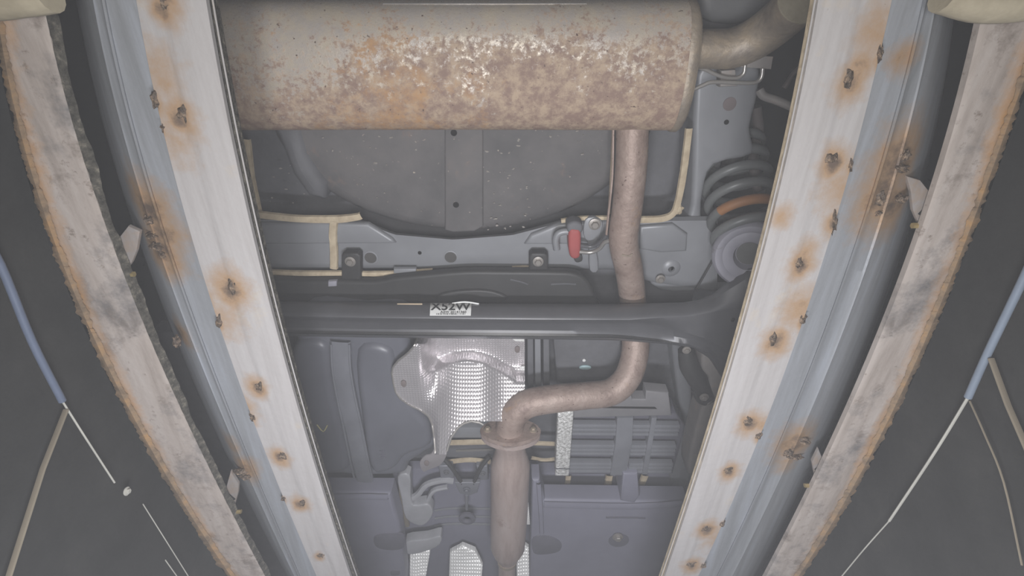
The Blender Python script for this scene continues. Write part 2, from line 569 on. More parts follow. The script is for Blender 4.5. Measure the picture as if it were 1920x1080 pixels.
# ================================================================ THE PIT: walls, floor, haze
ZR = 0.55
PY = np.linspace(-150, 1210, 180)
cv = {
    'L': dict(
        outer=curve([(0, 100), (40, 250), (66, 360), (133, 540), (163, 630), (210, 720), (273, 820), (322, 907), (365, 987), (420, 1070)]),
        inner=curve([(82, 10), (117, 160), (143, 257), (175, 360), (227, 497), (287, 647), (315, 720), (370, 830), (420, 933), (493, 1073)]),
        dark=curve([(150, 0), (163, 67), (200, 217), (240, 360), (290, 527), (333, 627), (370, 720), (430, 843), (540, 1080)]),
        ridge=curve([(190, 0), (220, 133), (281, 360), (327, 510), (404, 715), (477, 887), (557, 1077)]),
        out=curve([(255, 0), (287, 160), (307, 247), (334, 360), (367, 470), (405, 590), (447, 716), (523, 910), (590, 1073)]),
        groove=curve([(305, 0), (337, 150), (384, 360), (427, 507), (487, 710), (560, 900), (620, 1060)]),
        lip=curve([(385, 0), (415, 150), (455, 360), (500, 560), (547, 715), (592, 877), (656, 1080)]),
        edge=curve([(396, 0), (428, 150), (465, 360), (511, 560), (557, 715), (602, 877), (668, 1080)])),
    'R': dict(
        outer=curve([(1935, 120), (1908, 200), (1842, 365), (1813, 453), (1780, 547), (1740, 643), (1703, 720), (1633, 860), (1570, 960), (1507, 1077)]),
        inner=curve([(1845, 10), (1810, 157), (1755, 355), (1700, 500), (1613, 718), (1540, 880), (1440, 1073)]),
        dark=curve([(1782, 0), (1767, 133), (1722, 300), (1695, 427), (1647, 560), (1594, 697), (1513, 870), (1430, 1040)]),
        ridge=curve([(1737, 0), (1707, 133), (1653, 320), (1630, 387), (1580, 543), (1513, 720), (1447, 867), (1350, 1077)]),
        out=curve([(1673, 0), (1643, 123), (1583, 360), (1533, 520), (1463, 720), (1387, 907), (1313, 1073)]),
        groove=curve([(1610, 0), (1580, 160), (1540, 320), (1480, 520), (1420, 720), (1340, 920), (1290, 1060)]),
        lip=curve([(1534, 0), (1497, 200), (1461, 360), (1399, 587), (1363, 720), (1288, 960), (1246, 1080)]),
        edge=curve([(1529, 0), (1492, 200), (1456, 360), (1394, 587), (1358, 720), (1283, 960), (1240, 1080)])),
}


def set_rust(o, spots, edge_fn=None):
    """bake how rusty each vertex is from the weld positions"""
    me = o.data
    at = me.attributes.new('rust', 'FLOAT', 'POINT')
    off = wloc(o)
    vals = []
    for v in me.vertices:
        p = v.co + off
        k = 0.0
        for (c, r, s) in spots:
            d2 = ((p.x - c.x) ** 2 + ((p.y - c.y) * 0.75) ** 2) / (r * r)
            if d2 < 6: k = max(k, s * math.exp(-d2))
        if edge_fn: k = max(k, edge_fn(p))
        vals.append(k)
    at.data.foreach_set('value', vals)


def side(s):
    c = cv[s]
    sg = -1 if s == 'L' else 1
    name = 'left' if s == 'L' else 'right'
    # pit wall: dark slab hanging below the edge bar
    top = [W(c['outer'](y), y, ZR + 0.012) for y in PY]
    rows = []
    for z in (H + ZR + 0.012, H + ZR - 0.03, H + ZR - 0.075, H + ZR - 0.2, 0.0):
        lip = 0.0
        rows.append([Vector((p.x + sg * (0.004 + lip), p.y, z)) for p in top])
    back = [[p + Vector((sg * 0.12, 0, 0)) for p in r] for r in rows]
    bm, g = loft(rows + back[::-1], close_v=True)
    wl = obj('wall_' + name, bm, m_wall, None)
    tag(wl, 'dark speckled pit wall below the rust-edged bar on the %s side' % name, 'wall', kind='structure')
    # edge bar
    loc = W(c['inner'](540), 540, ZR)
    if s == 'L':
        bar = thing('edge_bar', 'dirty brown-grey steel edge bar beside the left pit wall, with a gritty upright leg', 'bar', loc)
    else:
        bar = thing('edge_bar', 'brown-grey steel edge bar beside the right pit wall, dark grey streaks halfway along', 'bar', loc)
    nA = 14
    rows = []
    for k in range(nA + 1):
        t = k / nA
        rows.append([W(c['outer'](y) * (1 - t) + c['inner'](y) * t, y, ZR - (0.0015 if 0.12 < t < 0.98 else 0)) for y in PY])
    bo = obj('flat_plate', solid(rows, 0.008), m_bar, bar)

    def edgef(p):
        # distance from the outer edge, in metres -> rust near that edge
        j = int(np.clip(np.searchsorted(ysW, p.y), 1, len(ysW) - 1))
        d = abs(p.x - xsW[j])
        kk = 0.5 + 0.9 * mnoise.noise(Vector((p.x * 9, p.y * 9, 3)))
        return max(0, 1.0 - d / 0.03) * (0.55 + 0.45 * kk)
    ysW = np.array([p.y for p in rows[0]]); xsW = np.array([p.x for p in rows[0]])
    set_rust(bo, [], edgef)
    # ragged crust hanging on the outer edge
    PYf = np.linspace(-60, 1180, 620)
    r0, r1, r2, r3 = [], [], [], []
    for y in PYf:
        x = c['outer'](y)
        j = 1.6 * mnoise.noise(Vector((y * 0.03, 3 * sg, 0))) + 1.2 * mnoise.noise(Vector((y * 0.11, 7 * sg, 0))) + 0.5 * mnoise.noise(Vector((y * 0.37, 1, sg)))
        wgt = 4.5 + 4.5 * j
        q = W(x, y, ZR)
        r0.append(W(x - sg * 14 + sg * -3 * j, y, ZR - 0.003))
        r1.append(W(x - sg * 4, y, ZR - 0.0075 - 0.001 * j))
        r2.append(W(x + sg * wgt, y, ZR - 0.004))
        r3.append(W(x + sg * (wgt - 2), y, ZR + 0.004))
    bm, g = loft([r0, r1, r2, r3])
    obj('rust_crust', bm, m_crust, bar)
    if s == 'L':
        r0 = [W(c['inner'](y), y, ZR) for y in PYf]
        rows = []
        for q, zz in enumerate((0.0, 0.004, 0.008)):
            rows.append([p + Vector((0.0015 * mnoise.noise(p * 90 + Vector((q, 0, 0))) + 0.0025 * q + (0.002 * mnoise.noise(p * 14) if q == 2 else 0), 0,
                                     zz + (0.004 * mnoise.noise(p * 25) if q else 0))) for p in r0])
        bm, g = loft(rows)
        obj('upright_leg', bm, m_grime, bar)
    # ---- rail: galvanised channel with a welded strip
    loc = W(c['out'](540), 540, ZR)
    rail = thing('guide_rail', ('pale steel guide rail left of the muffler, brown weld burns down its strip' if s == 'L'
                                else 'pale steel guide rail beside the coil spring, rusty weld burns down its strip'), 'rail', loc)
    welds = {
        'L': [(345, 212, 11, 20), (437, 537, 11, 20), (487, 722, 9, 11), (530, 853, 9, 10), (567, 941, 8, 9), (602, 1040, 7, 7), (310, 4, 9, 16),
              (291, 186, 8, 16), (306, 240, 4, 8), (411, 602, 6, 13), (474, 781, 6, 10), (532, 934, 5, 7)],
        'R': [(1589, 145, 11, 19), (1556, 297, 14, 14), (1497, 491, 9, 16), (1449, 636, 8, 15), (1402, 789, 12, 13), (1364, 880, 10, 10),
              (1649, 100, 7, 18), (1594, 308, 4, 14), (1564, 412, 6, 26), (1504, 598, 8, 9), (1422, 817, 6, 9),
              (1322, 990, 11, 6), (1354, 981, 6, 8), (1294, 1057, 10, 6), (1318, 1060, 6, 6)]}[s]
    stain = []
    for i, (x, y, rx, ry) in enumerate(welds):
        p = W(x, y, ZR - 0.005)
        k = ZR / (F_.z - (y - 540) / F * -U_.z * -1) if False else (p - CAM).length / math.sqrt(F * F + (x - 960) ** 2 + (y - 540) ** 2)
        rxm, rym = rx * k, ry * k * (1.25 if y > 500 else 1.05)
        obj('weld_bead', blob(p + Vector((0, 0, 0.002)), rxm * 1.0, rym * 1.0, 0.005, i + (50 if s == 'R' else 0), 0.55, -0.25 * sg), m_weld, rail)
        big = 1.0 if rx >= 8 else 0.6
        stain.append((p + Vector((sg * 0.004, 0.004, 0)), 1.75 * max(rxm, rym * 0.8) * big + 0.003, 1.0))
    if s == 'L':
        stain += [(W(310, -10, ZR), 0.02, 0.9), (W(305, 140, ZR), 0.03, 0.62), (W(325, 250, ZR), 0.03, 0.6), (W(455, 760, ZR), 0.024, 0.8), (W(420, 590, ZR), 0.03, 0.62), (W(395, 560, ZR), 0.02, 0.6)]
    else:
        stain += [(W(1606, 125, ZR), 0.018, 0.8), (W(1640, 60, ZR), 0.026, 0.72), (W(1505, 470, ZR), 0.016, 0.85), (W(1495, 575, ZR), 0.03, 0.75), (W(1425, 795, ZR), 0.02, 0.75),
                  (W(1340, 1000, ZR), 0.03, 0.62), (W(1570, 345, ZR), 0.03, 0.65), (W(1462, 400, ZR), 0.014, 0.7)]
    nA = 22
    rows = []
    for k in range(nA + 1):
        t = k / nA
        def zz(y, t=t):
            gx = (c['groove'](y) - c['lip'](y)) / (c['out'](y) - c['lip'](y))
            return -0.002 if t > gx else -0.0032
        rows.append([W(c['lip'](y) * (1 - t) + c['out'](y) * t, y, ZR - 0.004 + zz(y)) for y in np.linspace(-150, 1210, 420)])
    st = obj('welded_strip', solid(rows, 0.006), m_strip, rail)
    set_rust(st, stain)
    # inner lip: a shallow gritty trough with a thin bright edge
    rows = []
    for t, dz in ((0, -0.004), (0.15, 0.004), (0.8, 0.004), (0.85, -0.006), (1.0, -0.006)):
        rows.append([W(c['lip'](y) * (1 - t) + c['edge'](y) * t, y, ZR + dz + 0.0012 * mnoise.noise(Vector((y * .2, t * 4, sg)))) for y in PY])
    if s == 'L':
        obj('edge_lip', solid(rows, 0.012), m_grime, rail)
    else:
        obj('edge_lip', solid(rows, 0.010), m_bead, rail)
    er = [W(c['edge'](y) + sg * -1, y, ZR - 0.006) for y in PY]
    obj('edge_wire', tube(er, 0.0009, 6), m_strip, rail)
    # channel
    rows = []
    def row(fa, fb, t, z, n=260):
        return [W(c[fa](y) * (1 - t) + c[fb](y) * t, y, ZR + z) for y in np.linspace(-150, 1210, n)]
    rows.append(row('lip', 'out', 0.5, 0.006))
    rows.append(row('out', 'ridge', 0.0, 0.006))
    rows.append(row('out', 'ridge', 0.3, 0.006))
    rows.append(row('out', 'ridge', 0.6, 0.006))
    rows.append(row('out', 'ridge', 0.88, 0.006))
    rows.append(row('out', 'ridge', 0.92, 0.0025))
    rows.append(row('out', 'ridge', 1.0, 0.0025))
    rows.append(row('out', 'ridge', 1.05, 0.006))
    for t, z in ((0.15, 0.0065), (0.35, 0.0075), (0.42, 0.006), (0.48, 0.0085), (0.62, 0.012), (0.78, 0.019), (0.9, 0.030), (1.0, 0.045), (1.08, 0.065), (1.14, 0.088), (1.18, 0.11), (1.2, 0.13)):
        rows.append(row('ridge', 'dark', t, z))
    ch = obj('channel', solid(rows, 0.004), m_galv, rail)
    cst = {'L': [(W(277, 400, ZR), 0.028, 1.0), (W(295, 470, ZR), 0.03, 1.0), (W(262, 385, ZR), 0.03, .9), (W(310, 500, ZR), 0.022, .8), (W(325, 640, ZR), 0.018, .95), (W(300, 440, ZR), 0.03, .95), (W(455, 885, ZR), 0.024, 0.9), (W(425, 845, ZR), 0.02, 0.7)],
           'R': [(W(1695, 300, ZR), 0.035, 1.0), (W(1660, 370, ZR), 0.032, 1.0), (W(1685, 395, ZR), 0.032, .95), (W(1640, 400, ZR), 0.03, .7), (W(1700, 265, ZR), 0.02, .8), (W(1495, 840, ZR), 0.035, .95), (W(1480, 870, ZR), 0.025, .7), (W(1700, 110, ZR), 0.016, 0.8)]}[s]
    set_rust(ch, cst)
    cw = {'L': [(281, 411, 7, 8), (285, 440, 10, 5), (296, 462, 11, 7), (306, 476, 6, 6), (450, 883, 12, 4), (462, 892, 10, 5), (332, 640, 6, 9)],
          'R': [(1690, 315, 14, 6), (1695, 290, 8, 9), (1648, 372, 10, 11), (1690, 372, 10, 6), (1645, 398, 6, 5), (1508, 826, 9, 5), (1478, 848, 9, 8), (1490, 856, 12, 4)]}[s]
    for i, (x, y, rx, ry) in enumerate(cw):
        p = W(x, y, ZR + 0.008)
        k = (p - CAM).length / math.sqrt(F * F + (x - 960) ** 2 + (y - 540) ** 2)
        obj('weld_bead', blob(p, rx * k, ry * k * 1.2, 0.006, 90 + i + (50 if s == 'R' else 0), 0.6, 0), m_weld, rail)
    # tie brackets between the channel and the edge bar
    br = {'L': [([(213, 458), (240, 424), (262, 434), (256, 470), (247, 492), (234, 511), (226, 500)], (231, 482), (238, 514), -1),
                ([(420, 928), (432, 884), (447, 908), (446, 925), (438, 953), (428, 946)], (434, 932), (442, 959), -1)],
          'R': [([(1700, 330), (1726, 338), (1742, 358), (1747, 372), (1734, 412), (1722, 418), (1712, 395), (1708, 360)], (1733, 394), (1725, 423), 1),
                ([(1523, 866), (1535, 842), (1546, 868), (1529, 898)], (1535, 876), (1519, 910), 1)]}[s]
    for pts, sl, bt, q in br:
        b = obj('bracket', prism(pts, ZR + 0.012, 0.005, 0.0012, 2), m_galv, rail)
        at = b.data.attributes.new('rust', 'FLOAT', 'POINT')
        at.data.foreach_set('value', [0.42] * len(b.data.vertices))
        p = W(sl[0], sl[1], ZR + 0.0115)
        obj('slot', tube([p + Vector((-0.003 * q * -1, -0.006, 0)), p + Vector((0.003 * q * -1, 0.006, 0))], 0.0028, 8, sy=0.5), m_dark, b)
        p = W(bt[0], bt[1], ZR + 0.008)
        bb = tube([p + Vector((-0.009, 0, 0)), p + Vector((0.009, 0, 0))], 0.0035, 6)
        obj('bolt', bb, m_brass, b)


side('L'); side('R')
bm = bmesh.new()
bmesh.ops.create_cube(bm, size=1.0)
for v in bm.verts: v.co = Vector((v.co.x * 1.4, v.co.y * 2.6 + 0.5, v.co.z * 0.1 - 0.05))
tag(obj('floor', bm, m_floor, None, False), 'dark concrete floor of the inspection pit', 'floor', kind='structure')


# ---- things fixed to the pit walls
def on_wall(px, py, s, dz=0.0):
    """point of the wall's face seen at a pixel"""
    sg = -1 if s == 'L' else 1
    d = F_ + R_ * ((px - 960) / F) - U_ * ((py - 540) / F)
    x = sg * 0.52
    for _ in range(8):
        p = CAM + d * (x / d.x)
        # wall x at this y from the outer curve
        ys = WALLY[s]; xs = WALLX[s]
        x = float(np.interp(p.y, ys, xs)) + sg * (0.004 - 0.002)
    return CAM + d * (x / d.x)


WALLY, WALLX = {}, {}
for s in 'LR':
    tp = [W(cv[s]['outer'](y), y, ZR) for y in PY]
    WALLY[s] = [p.y for p in tp]; WALLX[s] = [p.x for p in tp]

cb = thing('wall_conduit', 'thin blue-grey conduit running along the left pit wall', 'conduit', on_wall(110, 740, 'L'))
P = smooth([on_wall(x, y, 'L') for x, y in [(-190, 80), (-120, 255), (-60, 395), (0, 495), (60, 640), (117, 752)]], 5)
obj('conduit', tube(P, 0.0042, 10), plain('dark_blue_conduit', S(88, 98, 118), 0.5), cb)
P = smooth([on_wall(x, y, 'L') for x, y in [(117, 752), (160, 820), (215, 905)]], 5)
obj('pale_wire', tube(P, 0.0012, 6), m_pale, cb)
for a, b_ in (((268, 945), (356, 1085)), ((310, 1050), (335, 1085))):
    obj('pale_wire', tube([on_wall(*a, 'L'), on_wall(*b_, 'L')], 0.0007, 6), m_pale, cb)
cb = thing('wall_conduit', 'thin blue-grey conduit running along the right pit wall', 'conduit', on_wall(1853, 657, 'R'))
P = smooth([on_wall(x, y, 'R') for x, y in [(2120, 60), (2045, 240), (1985, 380), (1918, 525), (1853, 660), (1815, 745)]], 5)
obj('conduit', tube(P, 0.0042, 10), m_cable, cb)
P = smooth([on_wall(x, y, 'R') for x, y in [(1815, 745), (1770, 820), (1727, 887), (1667, 977)]], 5)
obj('pale_wire', tube(P, 0.0017, 6), m_pale, cb)
P = smooth([on_wall(x, y, 'R') for x, y in [(1667, 977), (1620, 1030), (1577, 1082)]], 5)
obj('pale_wire', tube(P, 0.0009, 6), m_pale, cb)
P = smooth([on_wall(x, y, 'R') for x, y in [(1818, 752), (1845, 812), (1882, 905), (1916, 1060)]], 5)
obj('faint_wire', tube(P, 0.0011, 6), m_tan, cb)
o = obj('slanting_strip', tube([on_wall(124, 768, 'L'), on_wall(80, 880, 'L'), on_wall(12, 1095, 'L')], 0.0036, 8, sy=0.6), m_tan)
tag(o, 'thin tan strip slanting down the dark left pit wall', 'strip')
o = obj('slanting_strip', tube([on_wall(1858, 672, 'R'), on_wall(1890, 760, 'R'), on_wall(1960, 920, 'R'), on_wall(2060, 1150, 'R')], 0.0036, 8, sy=0.6), m_tan)
tag(o, 'thin tan strip slanting down the dark right pit wall', 'strip')
st = thing('wall_screw', 'small pale round screw head on the left pit wall under the conduit', 'screw', on_wall(237, 921, 'L'))
p = on_wall(237, 921, 'L')
obj('head', bolt(p, 0.006, Vector((1, 0, 0))), m_pale, st)

# ---- beige cross tubes at the very top corners
for nm, pts in (('left', [(-800, -110), (-260, -36), (-60, 0), (40, -6), (92, -14)]), ('right', [(1770, -14), (1850, 6), (1960, -2), (2160, -40), (2700, -120)])):
    tb = thing('cross_tube', 'beige cross tube at the %s end of the edge bar overhead' % nm if False else
               ('beige steel tube above the muffler corner, over the %s edge bar' % nm), 'tube', W(pts[2][0], pts[2][1], ZR - 0.04))
    obj('tube', tube(smooth([W(x, y, ZR - 0.03) for x, y in pts], 5), 0.016, 14), m_beige, tb)
    ex = pts[-1] if nm == 'left' else pts[0]
    obj('end_clip', prism([(ex[0] - 10, ex[1] - 10), (ex[0] + 8, ex[1] - 10), (ex[0] + 2, ex[1] + 32), (ex[0] - 6, ex[1] + 34)], ZR - 0.02, 0.01, 0.002, 2), m_beige, tb)

# ================================================================ THE CAR UNDERSIDE
car = thing('car_underbody', 'grey painted car floor overhead with a round wheel well and tan sealant seams', 'car body', (0, 0.6, H + 1.1))


def box(x0, x1, y0, y1, z0, z1):
    bm = bmesh.new()
    bmesh.ops.create_cube(bm, size=1.0)
    for v in bm.verts:
        v.co = Vector(((x0 + x1) / 2 + v.co.x * (x1 - x0), (y0 + y1) / 2 + v.co.y * (y1 - y0), H + (z0 + z1) / 2 + v.co.z * (z1 - z0)))
    return bm


obj('boot_floor', box(-0.56, 0.44, -0.5, 0.78, 1.10, 1.13), m_bodyd, car, False)
obj('cabin_floor', box(-0.9, 0.9, 0.78, 3.2, 1.08, 1.13), m_bodyd, car, False)
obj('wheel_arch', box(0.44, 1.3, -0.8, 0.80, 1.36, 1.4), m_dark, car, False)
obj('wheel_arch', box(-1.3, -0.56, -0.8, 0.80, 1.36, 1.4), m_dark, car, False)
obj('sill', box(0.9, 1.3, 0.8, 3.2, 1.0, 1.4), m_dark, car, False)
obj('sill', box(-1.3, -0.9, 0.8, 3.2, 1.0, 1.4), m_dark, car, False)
# spare wheel well: a shallow round dish
cw_ = W(862, 215, 1.0)
prof = [(0.30, 0.10), (0.293, 0.06), (0.283, 0.03), (0.268, 0.010), (0.25, 0.002), (0.19, 0.0), (0.1, -0.002), (0.0001, -0.002)]
bm = bmesh.new()
seg = 64
rings = []
for r, dz in prof:
    rings.append([bm.verts.new((cw_.x + r * 1.28 * math.cos(2 * math.pi * k / seg), cw_.y + r * 0.86 * math.sin(2 * math.pi * k / seg), H + 1.0 + dz)) for k in range(seg)])
for A, B in zip(rings, rings[1:]):
    for k in range(seg): bm.faces.new((A[k], A[(k + 1) % seg], B[(k + 1) % seg], B[k]))
bmesh.ops.remove_doubles(bm, verts=bm.verts, dist=0.0003)
tub = obj('spare_wheel_well', bm, m_tub, car)
obj('rib', prism([(833, 150), (906, 150), (906, 425), (890, 434), (850, 436), (834, 432)], 0.994, 0.01, 0.004, 3), m_tub, tub)
for x, y in ((851, 249), (855, 384)):
    obj('drain_hole', disc(W(x, y, 0.9935), 0.006, 0.001, 14), m_dark, tub)
obj('bracket_rib', prism([(505, 235), (560, 235), (575, 290), (612, 345), (606, 378), (575, 372), (545, 330), (528, 285)], 0.99, 0.08, 0.03, 5), m_bodyd, car)
# white chip marks in the underseal (flakes of stone chip)
chips = bmesh.new()
random.seed(3)
for i in range(75):
    bx = random.choice([(600, 800, 240, 400), (905, 1120, 245, 330), (905, 990, 255, 430), (840, 990, 380, 432), (505, 620, 285, 395)])
    x, y = random.uniform(bx[0], bx[1]), random.uniform(bx[2], bx[3])
    z = 0.9975 if 600 < x < 1120 else 1.046
    p = W(x, y, z); r = random.uniform(0.0005, 0.0016)
    b2 = blob(p, r * random.uniform(1, 2.4), r, 0.0008, i, 0.8, random.uniform(-.3, .3))
    bmesh.ops.dissolve_limit(b2, angle_limit=0.6, verts=b2.verts, edges=b2.edges)
    me = bpy.data.meshes.new('t'); b2.to_mesh(me); b2.free(); chips.from_mesh(me); bpy.data.meshes.remove(me)
o = obj('stone_chips', chips, plain('chipped_pale_spots', S(150, 144, 138), 0.8), car); o['kind'] = 'stuff'

# cross member behind the wheel well
ZC = 0.985
xs = np.linspace(430, 1345, 80)
rows = []
topf = lerp_fn([(430, 405), (680, 412), (740, 436), (850, 446), (960, 437), (1060, 410), (1345, 405)])
for t, dz, in ((0, 0.06), (0.0, 0.012), (0.06, 0.0), (0.45, 0.0), (0.55, 0.0), (0.9, 0.0), (1.0, 0.008), (1.02, 0.06)):
    rows.append([W(x, topf(x) * (1 - t) + (503 if x < 1150 else lerp_fn([(1150, 503), (1230, 530), (1345, 545)])(x)) * t, ZC + dz) for x in xs])
bm, g = loft(rows)
obj('cross_member', bm, m_body, car)
for pts in ([(470, 418), (690, 420), (735, 448), (742, 457), (470, 459)], [(983, 459), (996, 440), (1048, 420), (1142, 414), (1142, 459)],
            [(1200, 425), (1262, 420), (1290, 440), (1288, 472), (1240, 475), (1200, 468)]):
    obj('stiffener', prism(pts, ZC - 0.010, 0.012, 0.006, 3), m_body, car)
for x, y, r in ((695, 483, 12), (845, 482, 12)):
    p = W(x, y, ZC)
    h_ = obj('plug_hole', lathe(p + Vector((0, 0, 0.002)), (0, 0, -1), [(0.0155, 0), (0.0155, 0.003), (0.0125, 0.0035), (0.0118, 0.001), (0.001, 0.001)], 28), m_body, car)
    obj('plug', disc(p + Vector((0, 0, -0.0005)), 0.0122, 0.001, 24), plain('dark_grommet', S(74, 72, 70), 0.8), h_)
obj('plug_hole', disc(W(787, 474, ZC - 0.0005), 0.004, 0.001, 12), m_dark, car)
for x, y in ((1258, 503),):
    obj('drain_boss', lathe(W(x, y, ZC), (0, 0, -1), [(0.02, 0), (0.016, 0.004), (0.007, 0.005), (0.006, 0.0), (0.0005, 0.0)], 24), m_body, car)
for pth, zz, wd in (([(450, 398), (500, 404), (560, 410), (630, 411), (668, 407), (678, 404)], ZC - 0.012, 0.016),
                    ([(626, 414), (624, 440), (626, 470), (626, 503)], ZC - 0.013, 0.017),
                    ([(480, 509), (560, 512), (640, 512), (720, 513), (812, 508)], ZC - 0.012, 0.012),
                    ([(960, 503), (985, 502), (1000, 503)], ZC - 0.004, 0.010),
                    ([(1052, 414), (1090, 409), (1140, 408)], ZC - 0.011, 0.009),
                    ([(1198, 412), (1240, 410), (1262, 400), (1272, 375), (1282, 320), (1292, 240)], ZC - 0.011, 0.014),
                    ([(1150, 240), (1146, 330), (1142, 400)], 0.992, 0.005),
                    ([(462, 260), (470, 330), (484, 398)], ZC + 0.0, 0.016)):
    obj('sealant_bead', ribbon(pth, zz, wd, 0.005), m_bead, car)
obj('sealant_bead', blob(W(1272, 393, ZC - 0.012), 0.009, 0.009, 0.005, 4, 0.5), m_bead, car)
# frame rail on the right with its holes
fr = obj('frame_rail', prism(rounded([(1318, 120), (1416, 118), (1424, 170), (1408, 240), (1412, 290), (1340, 310), (1320, 360), (1318, 420), (1345, 470), (1330, 540),
                                    (1235, 545), (1215, 500), (1240, 440), (1290, 415), (1300, 300), (1302, 200)], 3), 1.0, 0.1, 0.01, 3), m_body, car)
for x, y, r in ((1368, 195, 0.012), (1362, 229, 0.0045)):
    obj('access_hole', disc(W(x, y, 0.9995), r, 0.0012, 20), m_dark if r < .01 else plain('brown_plug', S(108, 98, 98), 0.7), fr)
obj('rear_panel', prism([(1310, -60), (1500, -60), (1480, 15), (1440, 40), (1395, 48), (1340, 44), (1312, 30)], 1.06, 0.05, 0.02, 4), m_body, car)
# body parts around the axle and the tunnel
obj('inner_sill', prism(rounded([(1262, 640), (1290, 650), (1300, 760), (1306, 830), (1296, 900), (1268, 930), (1255, 880), (1278, 800), (1268, 720)], 3), 1.02, 0.06, 0.015, 3), m_body, car)
obj('seat_pan', prism([(1035, 620), (1165, 620), (1168, 690), (1150, 716), (1045, 720)], 1.0, 0.06, 0.008, 3), m_bodyd, car)
obj('drain_plug', disc(W(1097, 688, 0.998), 0.0145, 0.004, 24, ry=0.42), m_cyan, car, label='plug with its pale blue reflection painted on')
obj('drain_hole', disc(W(1095, 675, 0.998), 0.004, 0.003, 12), m_white, car)
for x0, x1, m in ((988, 1000, m_bodyd), (1002, 1014, m_body), (1018, 1030, m_bodyd)):
    obj('floor_rib', prism([(x0, 610), (x1, 610), (x1 + 1, 735), (x0 + 1, 735)], 0.975, 0.03, 0.004, 2), m, car)
# tunnel panels in the middle, far forward
obj('tunnel_panel', prism([(735, 880), (1010, 880), (1010, 1110), (745, 1110)], 1.02, 0.03, 0.004, 2), m_cover, car)
obj('tunnel_cross_rail', prism([(826, 802), (930, 802), (930, 822), (826, 822)], 0.99, 0.03, 0.004, 2), m_body, car)
obj('tunnel_cross_rail', prism([(826, 842), (930, 842), (930, 858), (826, 858)], 0.985, 0.03, 0.004, 2), m_bodyd, car)
for pth, zz, wd in (([(838, 830), (880, 829), (926, 828)], 0.985, 0.016), ([(838, 866), (880, 862), (920, 866)], 0.985, 0.014), ([(990, 830), (1040, 832)], 0.99, 0.012),
                    ([(996, 858), (1020, 862), (1042, 860)], 0.99, 0.009), ([(680, 880), (688, 912)], 0.95, 0.024),
                    ([(1066, 890), (1063, 922)], 0.99, 0.016), ([(1143, 890), (1138, 922)], 0.99, 0.02), ([(1210, 890), (1200, 915)], 0.99, 0.02)):
    obj('sealant_bead', ribbon(pth, zz, wd, 0.005), m_bead, car)
obj('bright_moulding', ribbon([(855, 845), (890, 844), (925, 843)], 0.982, 0.006, 0.003), m_rod, car)
obj('cabin_cross_member', prism([(1005, 888), (1300, 888), (1300, 938), (1005, 938)], 1.03, 0.04, 0.006, 2), m_cover, car)
obj('hanging_bracket', prism([(1168, 888), (1196, 888), (1200, 930), (1190, 944), (1164, 940)], 0.9, 0.12, 0.006, 3), m_cover, car)
tf = obj('tunnel_flange', prism(rounded([(745, 895), (768, 892), (770, 930), (776, 948), (802, 946), (812, 962), (800, 982), (784, 986), (760, 972), (752, 935)], 3), 0.95, 0.03, 0.005, 3), plain('pale_grey_flange', S(164, 164, 168), 0.4), car)
obj('tunnel_flange', prism(rounded([(760, 1018), (800, 1012), (826, 1006), (824, 1022), (800, 1034), (765, 1040)], 3), 0.95, 0.03, 0.004, 3), MATS['pale_grey_flange'], car)
obj('cable_ridge', ribbon([(770, 935), (785, 925), (800, 908), (830, 900), (850, 902)], 0.965, 0.016, 0.008), MATS['pale_grey_flange'], car)
obj('cable_ridge', ribbon([(800, 945), (812, 920), (840, 912)], 0.97, 0.012, 0.008), MATS['pale_grey_flange'], car)
obj('sealant_bead', ribbon([(750, 895), (755, 940), (764, 985)], 0.96, 0.014, 0.006), m_tan, car)
for y in (953, 968, 982):
    obj('tunnel_crease', ribbon([(815, y + 4), (850, y), (920, y + 1)], 1.016, 0.006, 0.003), m_body, car)

# ---- foil heat shields far forward
for nm, pts, lab in (('foil_shield', [(766, 1046), (795, 1038), (805, 1046), (800, 1070), (795, 1110), (778, 1110)], 'crumpled silver foil patch beside the left undertray panel'),
                     ('foil_shield', [(842, 1050), (865, 1042), (890, 1048), (905, 1060), (900, 1110), (845, 1110)], 'silver foil patch in the middle of the tunnel'),
                     ('foil_shield', [(968, 1048), (975, 1040), (992, 1044), (992, 1110), (970, 1110)], 'silver foil patch just right of the exhaust resonator')):
    z = 0.95
    P = [W(x, y, z) for x, y in pts]
    bm = prism(None, z, 0.012, 0.003, 2, world=P)
    bmesh.ops.subdivide_edges(bm, edges=bm.edges, cuts=3, use_grid_fill=True)
    for v in bm.verts: v.co.z += 0.006 * mnoise.noise(v.co * 40) - 0.75 * (v.co.y - P[0].y) + 0.02
    o = obj(nm, bm, m_foil2); tag(o, lab, 'heat shield')
o = obj('foil_clip', prism([(986, 948), (991, 948), (993, 970), (994, 984), (984, 984), (984, 966)], 0.86, 0.01, 0.002, 2), m_foil2)
tag(o, 'small silver clip between the resonator and the right undertray', 'clip')

